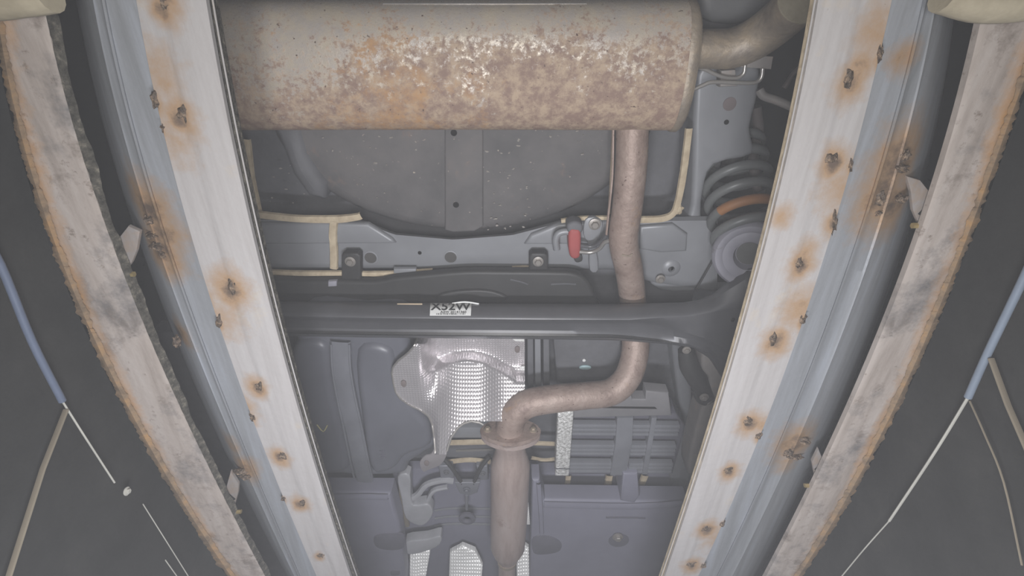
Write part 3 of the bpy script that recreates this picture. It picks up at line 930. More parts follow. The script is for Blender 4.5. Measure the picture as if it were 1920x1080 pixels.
# ---- charcoal undertrays
ut = thing('undertray', 'grey plastic undertray panel left of the exhaust resonator', 'panel', W(690, 1010, 0.9))
obj('panel', prism([(560, 925), (733, 926), (748, 980), (764, 1110), (560, 1130)], 0.90, 0.05, 0.012, 4), m_cover, ut)
obj('rolled_edge', ribbon([(600, 932), (680, 931), (728, 932)], 0.895, 0.016, 0.006), m_cover, ut)
obj('recess_shade', prism(rounded([(702, 1006), (730, 1000), (756, 1003), (757, 1026), (735, 1032), (706, 1026)], 4), 0.8985, 0.004, 0.001, 2), m_coverd, ut)
obj('recess_shade', prism(rounded([(733, 1071), (748, 1070), (749, 1078), (734, 1079)], 4), 0.8985, 0.004, 0.001, 2), m_coverd, ut)
ut = thing('undertray', 'grey plastic undertray panel right of the exhaust resonator, one bolt', 'panel', W(1150, 1010, 0.9))
obj('panel', prism([(997, 900), (1012, 900), (1022, 938), (1290, 942), (1300, 1130), (992, 1130)], 0.90, 0.05, 0.010, 4), m_cover, ut)
obj('rolled_edge', ribbon([(1020, 946), (1100, 948), (1200, 949), (1280, 944)], 0.895, 0.018, 0.006), m_cover, ut)
obj('side_rib', ribbon([(1010, 905), (1014, 960), (1016, 1000)], 0.895, 0.012, 0.006), m_cover, ut)
obj('recess_shade', prism(rounded([(1000, 1008), (1030, 1005), (1052, 1018), (1048, 1034), (1020, 1040), (1000, 1036)], 4), 0.8985, 0.004, 0.001, 2), m_coverd, ut)
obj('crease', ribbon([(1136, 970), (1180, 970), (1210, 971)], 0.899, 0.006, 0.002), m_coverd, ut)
obj('dimple', disc(W(1160, 1013, 0.899), 0.028, 0.002, 28), m_coverd, ut)  # flat darker disc, the dimple's shade is only its colour
obj('bolt', bolt(W(1158, 1006, 0.895), 0.0145), m_steel, ut)

# ---- fuel tank
ft = thing('fuel_tank', 'dark grey plastic fuel tank beside the dimpled heat shield, strap across it', 'fuel tank', W(690, 760, 0.9))
obj('shell', prism(rounded([(560, 590), (680, 585), (760, 590), (768, 660), (796, 770), (822, 830), (800, 852), (768, 872), (755, 892), (700, 896), (640, 893), (585, 880), (565, 740)], 5),
                   0.90, 0.17, 0.035, 5), m_tank, ft)
obj('lobe', prism(rounded([(550, 650), (612, 648), (622, 720), (640, 800), (654, 870), (640, 888), (600, 888), (570, 860), (550, 740)], 4), 0.888, 0.03, 0.018, 4), m_tank, ft)
obj('lobe', prism(rounded([(668, 660), (730, 655), (745, 700), (780, 770), (805, 800), (806, 838), (760, 858), (735, 884), (695, 884), (678, 800)], 4), 0.889, 0.03, 0.018, 4), m_tank, ft)
sp = ribbon([(638, 640), (640, 690), (648, 740), (662, 800), (674, 860), (684, 902)], [0.888, 0.880, 0.878, 0.878, 0.882, 0.905], 0.042, 0.004)
sb_ = obj('strap', sp, m_strap, ft)
for dx in (-17, 17):
    obj('strap_edge', ribbon([(638 + dx, 645), (640 + dx, 690), (648 + dx, 740), (661 + dx, 800), (673 + dx, 860), (681 + dx, 895)], [0.884, 0.877, 0.875, 0.875, 0.879, 0.9], 0.005, 0.003), m_strap, sb_)
ck = obj('chalk_mark', ribbon([(594, 796), (606, 809), (614, 797)], 0.8865, 0.0026, 0.0008, 3), m_chalk, ft, label='yellow V-shaped chalk mark')


def text_mesh(txt, size, origin, ux, uy, depth=0.0002, bold=0.0):
    """flat lettering as a mesh in the plane of ux (reading direction) and uy (up)"""
    cu = bpy.data.curves.new('t', 'FONT'); cu.body = txt; cu.size = size; cu.extrude = depth; cu.offset = bold
    cu.align_x = 'CENTER'
    o = bpy.data.objects.new('t', cu); COL.objects.link(o)
    dg = bpy.context.evaluated_depsgraph_get()
    me = bpy.data.meshes.new_from_object(o.evaluated_get(dg))
    bpy.data.objects.remove(o); bpy.data.curves.remove(cu)
    bm = bmesh.new(); bm.from_mesh(me); bpy.data.meshes.remove(me)
    ux = Vector(ux).normalized(); uy = Vector(uy).normalized(); uz = ux.cross(uy)
    for v in bm.verts: v.co = origin + ux * v.co.x + uy * v.co.y + uz * v.co.z
    return bm


obj('embossed_figures', text_mesh('914', 0.020, W(723, 852, 0.8885), (0, -1, 0), (-1, 0, 0), 0.0008), m_coverd, ft, False)

# ---- dimpled heat shield above the exhaust bend
hs = thing('heat_shield', 'dimpled bright aluminium heat shield between the fuel tank and the exhaust bend', 'heat shield', W(870, 720, 0.93))
Lf = lerp_fn([(560, 800), (625, 786), (635, 782), (650, 776), (663, 764), (675, 748), (688, 737), (700, 735), (720, 738), (735, 742), (747, 750), (760, 768), (768, 786), (780, 803), (795, 810), (820, 814), (848, 816)])


def shz(px, py):
    # the middle slopes down towards the flange; the left ear lies flat beside the tank
    arc = 655 + 26 * min(1.5, ((px - 876) / 75.0) ** 2)
    q = min(1, max(0, (py - arc) / 26.0)); q = q * q * (3 - 2 * q)
    mid = 0.955 - 0.03 * q - 0.085 * max(0, (py - 685) / 105.0)
    mid -= 0.014 * math.exp(-((px - 876) / 52.0) ** 4) * q
    e = min(1, max(0, (px - 782) / 42.0)); e = e * e * (3 - 2 * e)
    return 0.874 * (1 - e) + mid * e + 0.05 * (1 - e) * min(1, max(0, (646 - py) / 16.0))


archf = lerp_fn([(838, 846), (845, 822), (858, 803), (870, 794), (884, 790), (900, 793), (916, 803), (928, 822), (935, 846)])
rows = []
ys_ = list(np.linspace(606, 790, 80))
for y in ys_:
    l = Lf(y); rows.append([W(l + (984 - l) * t, y, shz(l + (984 - l) * t, y)) for t in np.linspace(0, 1, 90)])
obj('sheet', solid(rows, 0.0015), m_foil, hs)
rows = []
for y in np.linspace(790, 852, 24):
    l = Lf(y); r = lerp_fn([(790, 880), (794, 868), (803, 856), (822, 845), (846, 838), (852, 837)])(y)
    rows.append([W(l + (r - l) * t, y, shz(l + (r - l) * t, y) + 0.0) for t in np.linspace(0, 1, 20)])
obj('sheet', solid(rows, 0.0015), m_foil, hs)
fl = prism(rounded([(818, 838), (838, 846), (828, 870), (806, 880), (793, 884), (787, 868), (796, 856), (808, 852)], 4), 0.868, 0.004, 0.001, 2)
obj('flap', fl, plain('dull_aluminium', S(168, 162, 164), 0.4, 0.4), hs)
# rolled outer edge and washers
P = smooth([W(Lf(y), y, shz(Lf(y), y) - 0.001) for y in list(np.linspace(632, 850, 46))], 3)
obj('rolled_edge', tube(P, 0.0022, 8), m_rod, hs)
P = smooth([W(x, archf(x), shz(x, archf(x)) - 0.002) for x in np.linspace(838, 906, 20)], 2)
obj('rolled_edge', tube(P, 0.0025, 8), m_rod, hs)
for x, y in ((757, 719), (970, 655), (800, 868)):
    obj('fastener', disc(W(x, y, shz(x, y) - 0.003 if y < 800 else 0.867), 0.006, 0.002, 14, ry=1.5), plain('dull_fastener', S(118, 108, 106), 0.6), hs)
for pts in ([(958, 634), (983, 634), (983, 641), (966, 640)], [(974, 688), (984, 688), (984, 696), (976, 695)]):
    obj('bent_tab', prism(pts, 0.94, 0.003, 0.0008, 2), m_foil2, hs)

# ---- black plastic shield behind the axle
bs = thing('plastic_shield', 'black plastic shield lying above the axle beam, hung from two tabs', 'shield', W(800, 540, 0.95))
obj('shell', prism(rounded([(470, 530), (560, 528), (640, 527), (700, 528), (740, 521), (800, 515), (870, 509), (940, 509), (1040, 510), (1080, 513), (1104, 529), (1116, 560), (1116, 610), (800, 612), (470, 612)], 3),
                   0.945, 0.018, 0.008, 4), m_black, bs)
obj('bulge', prism(rounded([(820, 556), (850, 547), (900, 544), (935, 550), (950, 562), (900, 576), (830, 572)], 4), 0.938, 0.012, 0.008, 4), m_black, bs)
for x, y, tl in ((658, 478, 70), (1010, 478, 34)):
    hw = 18
    tb = obj('mounting_tab', prism([(x - hw, y + 2), (x - hw + 6, y - 3), (x + hw - 6, y - 3), (x + hw, y + 2), (x + hw, y + tl), (x - hw, y + tl)], 0.955, 0.02, 0.004, 3), m_black, bs)
    obj('bolt', bolt(W(x - 1, y + 12, 0.953), 0.011), m_steel, tb)
obj('clip', prism([(615, 528), (631, 527), (631, 537), (615, 538)], 0.942, 0.008, 0.002, 2), m_seat, bs)
obj('grey_clip', prism([(738, 504), (780, 504), (780, 513), (738, 513)], 0.965, 0.01, 0.002, 2), m_body, bs)
for pth in ([(957, 524), (975, 528), (990, 533)], [(1033, 533), (1060, 532), (1080, 533)]):
    obj('raised_crease', ribbon(pth, 0.9445, 0.004, 0.0015), m_axle, bs)

# ---- rear axle beam
ax = thing('rear_axle', 'satin dark axle beam spanning below the exhaust pipe, white sticker on it', 'axle', W(900, 600, 0.87))
xs = np.concatenate([np.linspace(430, 1180, 40), np.linspace(1190, 1440, 50)])
ytop = lerp_fn([(430, 562), (530, 565), (900, 569), (1150, 570), (1280, 567), (1310, 562), (1335, 552), (1360, 532), (1400, 500), (1440, 490)])
yr1 = lerp_fn([(430, 590), (700, 596), (1000, 599), (1180, 600), (1230, 596), (1290, 594), (1400, 575), (1440, 570)])
yr2 = lerp_fn([(430, 596), (700, 603), (1000, 604), (1200, 604), (1240, 607), (1275, 618), (1300, 628), (1340, 640), (1400, 680), (1440, 700)])
yr3 = lerp_fn([(430, 622), (700, 627), (1000, 630), (1150, 632), (1240, 640), (1290, 644), (1330, 662), (1360, 705), (1400, 770), (1440, 840)])
ybot = lerp_fn([(430, 628), (700, 633), (1000, 636), (1150, 638), (1250, 645), (1300, 652), (1330, 672), (1360, 720), (1400, 800), (1440, 860)])
zin = lerp_fn([(430, 0.878), (1190, 0.878), (1240, 0.874), (1290, 0.860), (1400, 0.856)])
rows = []
for fn in (lambda x: (ytop(x), 0.95), lambda x: (ytop(x), 0.905), lambda x: (ytop(x) * .93 + yr1(x) * .07, 0.893), lambda x: (ytop(x) * .7 + yr1(x) * .3, 0.877), lambda x: (ytop(x) * .3 + yr1(x) * .7, 0.864),
           lambda x: (ytop(x) * .08 + yr1(x) * .92, 0.858), lambda x: (yr1(x), 0.857),
           lambda x: (yr1(x) * .6 + yr2(x) * .4, 0.859), lambda x: (yr2(x), zin(x) - 0.004), lambda x: (yr2(x) * .85 + yr3(x) * .15, zin(x)), lambda x: (yr2(x) * .4 + yr3(x) * .6, zin(x) + 0.003), lambda x: (yr3(x), zin(x) - 0.003), lambda x: (yr3(x) * .75 + ybot(x) * .25, 0.8585), lambda x: (yr3(x) * .4 + ybot(x) * .6, 0.861), lambda x: (ybot(x), 0.868),
           lambda x: (ybot(x), 0.90), lambda x: (ybot(x) - 4, 0.96)):
    rows.append([W(x, *fn(x)) for x in xs])
bm, g = loft(rows)
obj('beam', bm, m_axle, ax)
obj('trailing_arm', prism(rounded([(1322, 640), (1350, 620), (1400, 600), (1450, 590), (1440, 620), (1390, 700), (1352, 800), (1330, 880), (1290, 890), (1306, 800), (1330, 720), (1316, 690)], 4), 0.885, 0.06, 0.02, 5), m_arm, ax)
obj('rivet', disc(W(1374, 600, 0.8515), 0.004, 0.001, 12), m_dark, ax)
# spring seat cup
zs0 = W(1405, 478, 0.90); zs1 = W(1366, 255, 1.10)
axd = (zs1 - zs0).normalized()
sn = ((zs0 - CAM).normalized() * 0.65 + axd * 0.35).normalized()
seat = obj('spring_seat', lathe(zs0 - sn * 0.012, sn, [(0.0005, 0.02), (0.024, 0.02), (0.029, 0.005), (0.036, 0.002), (0.048, 0.004), (0.054, 0.0), (0.061, 0.0005), (0.0665, 0.006), (0.068, 0.016), (0.066, 0.03), (0.030, 0.034)], 48), m_seat, ax)
obj('seat_hole', disc(zs0 + sn * 0.0075, 0.023, 0.001, 28, -sn), m_seatd, seat)
# sticker with its lettering
beam_y = lambda y: W(850, y, float(np.interp(y, [568.5, 570.5, 577.1, 588.5, 594.7], [0.905, 0.893, 0.877, 0.864, 0.858])))
rows = []
for y in np.linspace(568.5, 592, 10):
    z = float(np.interp(y, [568.5, 570.5, 577.1, 588.5, 594.7], [0.905, 0.893, 0.877, 0.864, 0.858])) - 0.0026
    x0 = 807 - 0.05 * (y - 568); x1 = 884 - 0.05 * (y - 568)
    rows.append([W(x0 + (x1 - x0) * t, y, z) for t in np.linspace(0, 1, 6)])
lbl = obj('sticker', solid(rows, 0.0006), m_white, ax, label='white X52W sticker')
pa = W(845, 572, float(np.interp(572, [568.5, 570.5, 577.1, 588.5, 594.7], [0.905, 0.893, 0.877, 0.864, 0.858])))
pb = W(845, 590, float(np.interp(590, [568.5, 570.5, 577.1, 588.5, 594.7], [0.905, 0.893, 0.877, 0.864, 0.858])))
upv = (pa - pb).normalized()
nrm = Vector((1, 0, 0)).cross(upv)


def on_sticker(y):
    z = float(np.interp(y, [568.5, 570.5, 577.1, 588.5, 594.7], [0.905, 0.893, 0.877, 0.864, 0.858]))
    return W(845, y, z)


def lettering(txt, size, x, y, name, squash=1.0, cut=None):
    """letters bent over the sticker: each vertex follows the beam's face"""
    bm = text_mesh(txt, size, Vector((0, 0, 0)), (1, 0, 0), (0, 1, 0), 0.0, size * 0.018)
    for q in np.arange(-2, size, 1.5):
        bmesh.ops.bisect_plane(bm, geom=bm.verts[:] + bm.edges[:] + bm.faces[:], plane_co=(0, q, 0), plane_no=(0, 1, 0))
    if cut is not None:
        bmesh.ops.bisect_plane(bm, geom=bm.verts[:] + bm.edges[:] + bm.faces[:], plane_co=(0, cut, 0), plane_no=(0, 1, 0), clear_outer=True)
    for v in bm.verts:
        yy = y - v.co.y * squash
        z = float(np.interp(yy, [568.5, 570.5, 577.1, 588.5, 594.7], [0.905, 0.893, 0.877, 0.864, 0.858])) - 0.0036
        v.co = W(x + v.co.x, yy, z)
    return obj(name, bm, m_ink, lbl, False)


lettering('X52W', 27, 845, 581.2, 'lettering', 0.74, 16.6)
lettering('A2W 20141360', 7.5, 850, 586.8, 'lettering', 0.72)
bars = bmesh.new()
xx = 818
random.seed(11)
while xx < 872:
    wd = random.choice([0.5, 0.8, 1.2])
    q = [W(a, b_, float(np.interp(b_, [568.5, 570.5, 577.1, 588.5, 594.7], [0.905, 0.893, 0.877, 0.864, 0.858])) - 0.0036) for a, b_ in ((xx, 587.4), (xx + wd, 587.4), (xx + wd, 590.2), (xx, 590.2))]
    bars.faces.new([bars.verts.new(p) for p in q])
    xx += wd + random.choice([0.6, 0.9, 1.4])
obj('barcode', bars, m_ink, lbl, False)
obj('sticker_flap', ribbon([(848, 569), (866, 566.5), (880, 567), (898, 570)], [0.896, 0.897, 0.897, 0.894], 0.0035, 0.0008), m_white, ax)
obj('tape_strip', ribbon([(745, 571), (770, 571), (792, 571)], 0.891, 0.005, 0.0015), m_cream, ax)

# ---- coil spring
cs = thing('coil_spring', 'charcoal coil spring standing on the round seat by the right rail', 'spring', zs0)
uu = axd.cross(Vector((1, 0, 0))).normalized(); vv = axd.cross(uu)
Ls = (zs1 - zs0).length


def helix(t0, t1, n, turns=6.5, r=0.057):
    out = []
    for k in range(n):
        t = t0 + (t1 - t0) * k / (n - 1)
        a = 2 * math.pi * turns * t
        rr = r * (1.0 + 0.04 * math.sin(math.pi * t))
        out.append(zs0 + axd * (0.034 + (Ls - 0.03) * t) + (uu * math.cos(a) + vv * math.sin(a)) * rr)
    return out


obj('coil', tube(helix(0, 1, 260), 0.0092, 12), m_spring, cs)
best = max(np.linspace(0.10, 0.10 + 1 / 6.5, 60), key=lambda t: (uu * math.cos(2 * math.pi * 6.5 * t) + vv * math.sin(2 * math.pi * 6.5 * t)).dot(U_))
obj('paint_band', tube([zs0 + axd * (0.034 + (Ls - 0.03) * t) + (uu * math.cos(2 * math.pi * 6.5 * t) + vv * math.sin(2 * math.pi * 6.5 * t)) * 0.057 * (1.0 + 0.04 * math.sin(math.pi * t)) for t in np.linspace(best - 0.03, best + 0.028, 14)], 0.0097, 12), m_orange, cs, label='orange painted coil')
obj('upper_pad', lathe(zs1 + axd * 0.005, axd, [(0.05, 0), (0.060, 0.004), (0.06, 0.02), (0.04, 0.024)], 36), m_spring, cs)
# bump stop inside the coil
obj('bump_stop', lathe(zs1 - axd * 0.07, axd, [(0.014, 0), (0.022, 0.01), (0.02, 0.03), (0.026, 0.04), (0.026, 0.08)], 24), m_black, cs)

# ---- brake hose bracket on the right
hb = thing('hose_bracket', 'black curved bracket with two bolts below the axle beam end', 'bracket', W(1305, 700, 0.9))
obj('arm', tube(smooth([W(1286, 655, 0.905), W(1292, 685, 0.90), (W(1308, 712, 0.895)), W(1326, 746, 0.89)], 5), [0.017, 0.021, 0.022, 0.016], 14), m_black, hb)
obj('bolt', bolt(W(1287, 656, 0.885), 0.009), m_steel, hb)
obj('bolt', bolt(W(1320, 744, 0.868), 0.010), m_steel, hb)
obj('foot', prism(rounded([(1300, 738), (1322, 730), (1344, 740), (1338, 762), (1312, 760)], 4), 0.885, 0.02, 0.006, 3), m_black, hb)
o = obj('thin_rod', tube([W(1304, 545, 0.97), W(1340, 482, 0.97)], 0.0022, 8), m_black)
tag(o, 'thin dark rod slanting just left of the spring seat', 'rod')
o = obj('stay_rod', tube(smooth([W(1424, 168, 0.99), W(1432, 180, 0.985), W(1460, 190, 0.97), W(1520, 216, 0.95)], 4), 0.0075, 10), m_arm)
tag(o, 'grey stay rod running from the frame rail under the right rail', 'rod')
o = obj('hose', tube(smooth([W(1418, 200, 1.06), W(1422, 250, 1.06), W(1412, 300, 1.06), W(1425, 380, 1.04)], 4), 0.010, 10), plain('brown_hose', S(92, 84, 82), 0.7))
tag(o, 'dull brown hose hanging behind the coil spring', 'hose')
o = obj('brake_pipe', tube(smooth([W(1470, 165, 1.1), W(1490, 135, 1.1), W(1515, 120, 1.08)], 4), 0.005, 8), MATS['brown_hose'])
tag(o, 'thin brown pipe in the dark wheel arch under the tail pipe', 'pipe')

# ---- ribbed canister on the right
cn = thing('canister', 'ribbed grey plastic canister right of the resonator, with a silver foil strip', 'canister', W(1160, 830, 0.92))
obj('body', prism([(1066, 770), (1268, 776), (1286, 800), (1262, 890), (1060, 892)], 0.94, 0.06, 0.008, 3), m_coverd, cn)  # darker than its ribs: shade between them is put into the colour
obj('top_plate', prism([(1058, 768), (1060, 742), (1184, 741), (1186, 749), (1210, 749), (1211, 733), (1254, 737), (1260, 780), (1075, 784), (1074, 770)], 0.905, 0.03, 0.004, 3), plain('dusty_grey_plastic', S(122, 120, 122), 0.6), cn)
obj('slot', prism([(1120, 762), (1228, 763), (1232, 767), (1120, 765)], 0.9045, 0.002, 0.0), m_dark, cn)
mr_ = plain('lit_canister_rib', S(122, 123, 129), 0.45)  # lighter grey: the ribs' lit edges are put into the colour
for y0 in (796, 804, 812, 834, 842, 849, 868, 875, 882):
    sh = (y0 - 796) * -0.09
    h_ = 4.5 if y0 not in (796, 834, 868) else 6
    obj('rib', prism([(1074 + sh, y0), (1158 + sh, y0 + 1), (1158 + sh, y0 + 1 + h_), (1074 + sh, y0 + h_)], 0.912, 0.016, 0.0015, 2), mr_, cn)
    obj('rib', prism([(1186 + sh, y0 + 1), (1275 + sh * 2, y0 + 2), (1275 + sh * 2, y0 + 2 + h_), (1186 + sh, y0 + 1 + h_)], 0.912, 0.016, 0.0015, 2), mr_, cn)
obj('spine', prism([(1157, 784), (1188, 784), (1186, 830), (1174, 892), (1144, 892), (1154, 830)], 0.908, 0.02, 0.003, 2), mr_, cn)
obj('side_rail', prism([(1222, 784), (1232, 784), (1214, 890), (1204, 890)], 0.909, 0.018, 0.002, 2), mr_, cn)
b = prism([(1046, 768), (1076, 773), (1067, 893), (1041, 893)], 0.895, 0.03, 0.004, 3)
bmesh.ops.subdivide_edges(b, edges=b.edges, cuts=2, use_grid_fill=True)
obj('foil_strip', b, mat('crinkled_silver_foil', [(0.35, S(170, 168, 164)), (0.6, S(250, 249, 246))], (160, 160, 160), 0.35, 0.25, 1.0, 140), cn, label='bright crinkled silver strip')
obj('seam', prism([(1041, 878), (1068, 878.5), (1068, 880.5), (1041, 880)], 0.894, 0.003, 0.0), m_bodyd, cn)

# ---- parking brake cable gear in the tunnel
pb_ = thing('brake_cable', 'black parking brake cables meeting at a yoke left of the resonator', 'cable', W(875, 910, 0.97))
mk = m_bodyd
obj('cable', tube(smooth([W(828, 856, 0.965), W(848, 878, 0.955), W(866, 906, 0.95)], 5), 0.0055, 10), m_black, pb_)
obj('cable', tube(smooth([W(918, 856, 0.965), W(902, 876, 0.955), W(888, 906, 0.95)], 5), 0.0055, 10), m_black, pb_)
obj('yoke', prism([(852, 905), (900, 905), (895, 924), (880, 930), (862, 926)], 0.945, 0.012, 0.003, 3), m_strap, pb_)
obj('adjuster_nut', bolt(W(875, 918, 0.942), 0.010), m_tank, pb_)
obj('rod', tube([W(875, 928, 0.945), W(875, 955, 0.945)], 0.004, 8), m_strap, pb_)
obj('ring', lathe(W(876, 970, 0.95), (0, 0, -1), [(0.024, 0), (0.024, 0.006), (0.014, 0.008), (0.008, 0.004), (0.007, 0.0)], 28), m_coverd, pb_)
for pts in ([(822, 874), (848, 873), (852, 896), (826, 898)], [(893, 874), (914, 874), (916, 900), (897, 902)]):
    bk = obj('clamp', prism(pts, 0.965, 0.015, 0.004, 3), m_strap, pb_)
    cx = sum(p[0] for p in pts) / 4; cy = sum(p[1] for p in pts) / 4
    obj('bolt', bolt(W(cx, cy, 0.963), 0.008), m_bodyd, bk)

# ---- exhaust system
ex = thing('exhaust_system', 'rusty exhaust: mottled muffler with pipe, resonator and tail pipe under the car', 'exhaust', (0, 0.14, H + 0.85))
# muffler: oval drum across the car
yc, zc, ay, az = 0.139, H + 0.915, 0.096, 0.066
xl, xr = -0.52, 0.275
prof = [(xl - 0.02, 0.80), (xl - 0.006, 0.93), (xl, 0.985)] + [(x, 1.0 + 0.012 * (((x - (xl + xr) / 2) / ((xr - xl) / 2)) ** 2)) for x in np.linspace(xl + 0.003, xr - 0.014, 40)]
SEG = 72


def drum(prof, grow=0.0):
    bm = bmesh.new()
    rings = []
    for x, k in prof:
        r = []
        for q in range(SEG):
            a = 2 * math.pi * q / SEG
            ca, sa = math.cos(a), math.sin(a)
            e = 0.82
            r.append(bm.verts.new((x, yc + (ay * k + grow) * math.copysign(abs(ca) ** e, ca), zc + (az * k + grow) * math.copysign(abs(sa) ** e, sa))))
        rings.append(r)
    for A, B in zip(rings, rings[1:]):
        for q in range(SEG): bm.faces.new((A[q], A[(q + 1) % SEG], B[(q + 1) % SEG], B[q]))
    bm.faces.new(rings[0]); bm.faces.new(rings[-1][::-1])
    return bm


mf = obj('muffler', drum(prof), m_muf, ex)
obj('rim', drum([(xr - 0.014, 1.012), (xr - 0.011, 1.03), (xr - 0.004, 1.032), (xr, 1.0)], 0.0006), m_tail, mf)
obj('end_cap', drum([(xr - 0.002, 0.985), (xr + 0.004, 0.93), (xr + 0.004, 0.4)]), m_tail, mf)
obj('lap_seam', tube([Vector((x, yc - ay * 0.955, zc - az * 0.40)) for x in np.linspace(-0.19, 0.11, 12)], 0.0014, 8), m_rod, mf)
# pipe forward from the muffler, over the axle, round the bend
path = [W(1186, 215, 0.915), W(1184, 300, 0.905), W(1177, 380, 0.905), W(1169, 450, 0.91), W(1180, 510, 0.93), W(1187, 570, 0.955), W(1191, 620, 0.955), W(1190, 665, 0.93), W(1176, 708, 0.905),
        W(1145, 735, 0.89), W(1095, 742, 0.88), W(1035, 748, 0.872), W(990, 757, 0.866), W(963, 778, 0.86), W(955, 806, 0.858)]
P = smooth(path, 7)
obj('front_pipe', tube(P, [0.0275] * 6 + [0.030] * 5 + [0.031] * 4, 24), m_rustpipe, ex)
obj('pipe_seam', tube(smooth([W(1150, 240, 0.915), W(1148, 330, 0.905), W(1141, 400, 0.905), W(1137, 440, 0.91)], 4), 0.0022, 6), m_rustpipe, ex)
obj('pipe_rib', ribbon([(1166, 478), (1178, 480), (1186, 477)], 0.885, 0.003, 0.0015), m_tail, ex)
fc = W(957, 806, 0.856)
dn = (W(957, 850, 0.853) - W(956, 800, 0.858)).normalized()
# flange: two bolted plates with ears, standing across the pipe
uf = (W(1002, 818, 0.853) - W(908, 788, 0.859)).normalized(); uf = uf - dn * uf.dot(dn)
uf.normalize(); vf = dn.cross(uf)


def ear_plate(c, h, k=1.0):
    bm = bmesh.new()
    pts = []
    for q in range(40):
        a = 2 * math.pi * q / 40
        ca, sa = math.cos(a), math.sin(a)
        rx = 0.068 * k * math.copysign(abs(ca) ** 1.3, ca); ry = 0.042 * k * math.copysign(abs(sa) ** 1.1, sa)
        pts.append(c + uf * rx + vf * ry)
    lo = [bm.verts.new(p) for p in pts]; hi = [bm.verts.new(p + dn * h) for p in pts]
    bm.faces.new(lo); bm.faces.new(hi[::-1])
    for q in range(40): bm.faces.new((lo[q], hi[q], hi[(q + 1) % 40], lo[(q + 1) % 40]))
    bmesh.ops.bevel(bm, geom=[e for e in bm.edges if len(e.link_faces) == 2 and any(len(f.verts) > 4 for f in e.link_faces)], offset=0.0012, segments=2, affect='EDGES')
    return bm


fg = obj('flange', ear_plate(fc, 0.009), m_rustpipe, ex)
obj('flange', ear_plate(fc + dn * 0.013, 0.011, 0.98), m_reso, ex)
for sx in (-1, 1):
    obj('bolt', bolt(fc + uf * 0.051 * sx, 0.009, -dn), m_tail, fg)
path = [W(956, 812, 0.857), W(956, 830, 0.855), W(957, 838, 0.855), W(957, 846, 0.855), W(957, 856, 0.855), W(957, 870, 0.855), W(956, 900, 0.856), W(955, 950, 0.857), W(953, 1000, 0.858), W(952, 1024, 0.859), W(951, 1036, 0.86), W(951, 1046, 0.86), W(951, 1054, 0.86), W(950, 1120, 0.862)]
obj('resonator', tube(path, [0.044, 0.036, 0.034, 0.035, 0.039, 0.0455, 0.0465, 0.0465, 0.0465, 0.0455, 0.037, 0.026, 0.0235, 0.0235], 36), m_reso, ex)
obj('weld_ring', tube([W(951, 1049, 0.86), W(951, 1053, 0.86)], 0.027, 28), m_tail, ex)
# tail pipe
P = smooth([W(1285, 92, 0.915), W(1330, 92, 0.915), W(1375, 90, 0.912), W(1420, 70, 0.90), W(1462, 38, 0.875), W(1500, 2, 0.835)], 8)
tp = obj('tail_pipe', tube(P, [0.029, 0.029, 0.030, 0.031, 0.031, 0.031], 28, inner=0.0022), m_tail, ex)
T = (P[-1] - P[-2]).normalized()
obj('pipe_lip', lathe(P[-1], T, [(0.0302, -0.001), (0.0322, -0.001), (0.0322, 0.0015), (0.0302, 0.0015)], 32), m_beige, tp)
obj('hanger_plate', prism([(1322, 112), (1360, 121), (1390, 126), (1446, 130), (1450, 106), (1400, 104), (1330, 100)], 0.915, 0.004, 0.001, 2), m_arm, ex)
obj('hanger_rod', tube(smooth([W(1300, 124, 0.915), W(1322, 130, 0.915), W(1352, 143, 0.915), W(1380, 146, 0.915), W(1394, 138, 0.915), W(1397, 122, 0.915)], 5), 0.0032, 10), m_rod, ex)
obj('hanger_rod', tube(smooth([W(1300, 168, 0.915), W(1318, 160, 0.915), W(1336, 154, 0.915), W(1380, 155, 0.915), W(1414, 155, 0.915), W(1427, 146, 0.915), W(1430, 128, 0.915)], 5), 0.0034, 10), m_rod, ex)
obj('hanger_block', prism([(1352, 132), (1380, 130), (1384, 162), (1350, 164)], 0.92, 0.02, 0.004, 2), m_arm, ex)

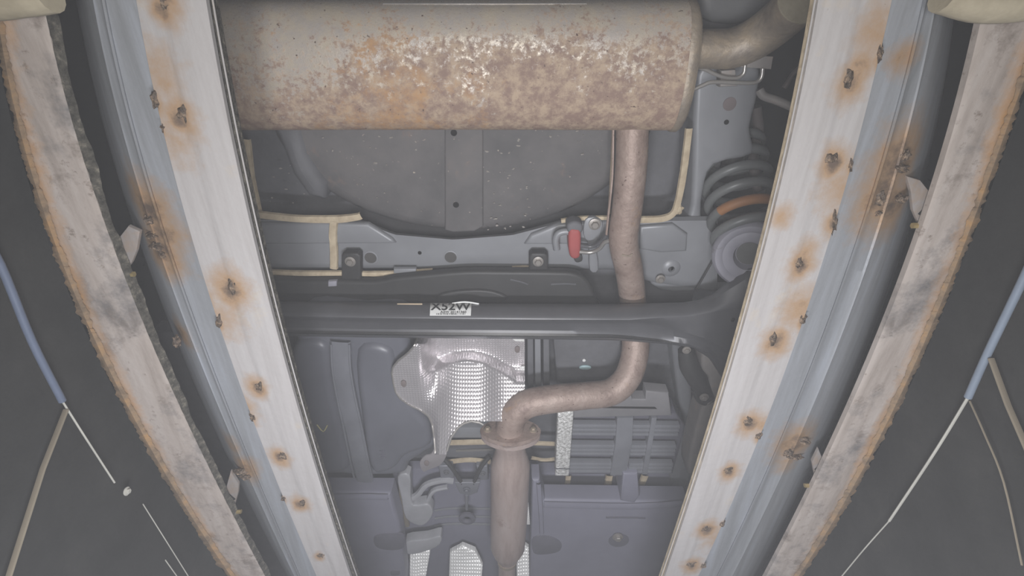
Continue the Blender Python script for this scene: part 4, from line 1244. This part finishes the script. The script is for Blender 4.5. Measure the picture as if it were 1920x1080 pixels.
# ---- red rubber exhaust hanger on the cross member
rh = thing('exhaust_hanger', 'red rubber exhaust hanger with a bent steel rod beside the pipe', 'hanger', W(1078, 460, 0.95))
obj('rubber', prism(rounded([(1067, 434), (1080, 430), (1089, 436), (1089, 470), (1086, 484), (1074, 486), (1067, 474)], 4), 0.93, 0.03, 0.006, 3), m_red, rh)
obj('rubber_cap', prism(rounded([(1064, 422), (1078, 416), (1092, 422), (1092, 436), (1078, 439), (1065, 436)], 4), 0.932, 0.03, 0.006, 3), m_bodyd, rh)
obj('hook', tube(smooth([W(1044, 468, 0.945), W(1042, 450, 0.945), W(1047, 438, 0.945), W(1060, 434, 0.945), W(1074, 436, 0.945)], 5), 0.007, 10), m_body, rh)
obj('rod', tube(smooth([W(1086, 472, 0.935), W(1108, 473, 0.935), W(1124, 466, 0.93), W(1134, 454, 0.92), W(1150, 450, 0.912)], 5), 0.0042, 10), m_rod, rh)
obj('rod', tube(smooth([W(1088, 460, 0.94), W(1110, 462, 0.94), W(1128, 452, 0.93), W(1138, 440, 0.92)], 5), 0.0042, 10), m_axle, rh)
bk = obj('bracket', prism(rounded([(1098, 412), (1118, 408), (1130, 418), (1126, 440), (1118, 460), (1122, 506), (1106, 507), (1104, 462), (1094, 440)], 3), 0.965, 0.01, 0.003, 2), m_body, rh)
obj('bolt', bolt(W(1115, 420, 0.962), 0.012), m_steel, bk)
obj('rubber_foot', prism(rounded([(1076, 480), (1090, 478), (1092, 490), (1080, 493)], 4), 0.94, 0.02, 0.004, 2), m_black, rh)
o = obj('floor_clip', bolt(W(1238, 523, 0.975), 0.010), m_steel)
tag(o, 'small pale clip right of the exhaust pipe, above the axle', 'clip')

# ================================================================ haze in the pit
bm = bmesh.new()
bmesh.ops.create_cube(bm, size=1.0)
for v in bm.verts: v.co = Vector((v.co.x * 2.5, v.co.y * 4.2 + 1.1, 1.1 + v.co.z * 2.18))
hz = obj('haze', bm, m_dark, None, False)
tag(hz, 'thin grey dusty haze filling the pit below the car', 'haze', kind='stuff')
m = bpy.data.materials.new('pit_haze'); m.use_nodes = True
nt = m.node_tree
nt.nodes.remove(nt.nodes['Principled BSDF'])
vs = nt.nodes.new('ShaderNodeVolumeScatter')
vs.inputs['Color'].default_value = (0.93, 0.94, 1.0, 1)
vs.inputs['Density'].default_value = HAZE
vs.inputs['Anisotropy'].default_value = -0.2
nt.links.new(vs.outputs[0], nt.nodes['Material Output'].inputs['Volume'])
hz.data.materials[0] = m
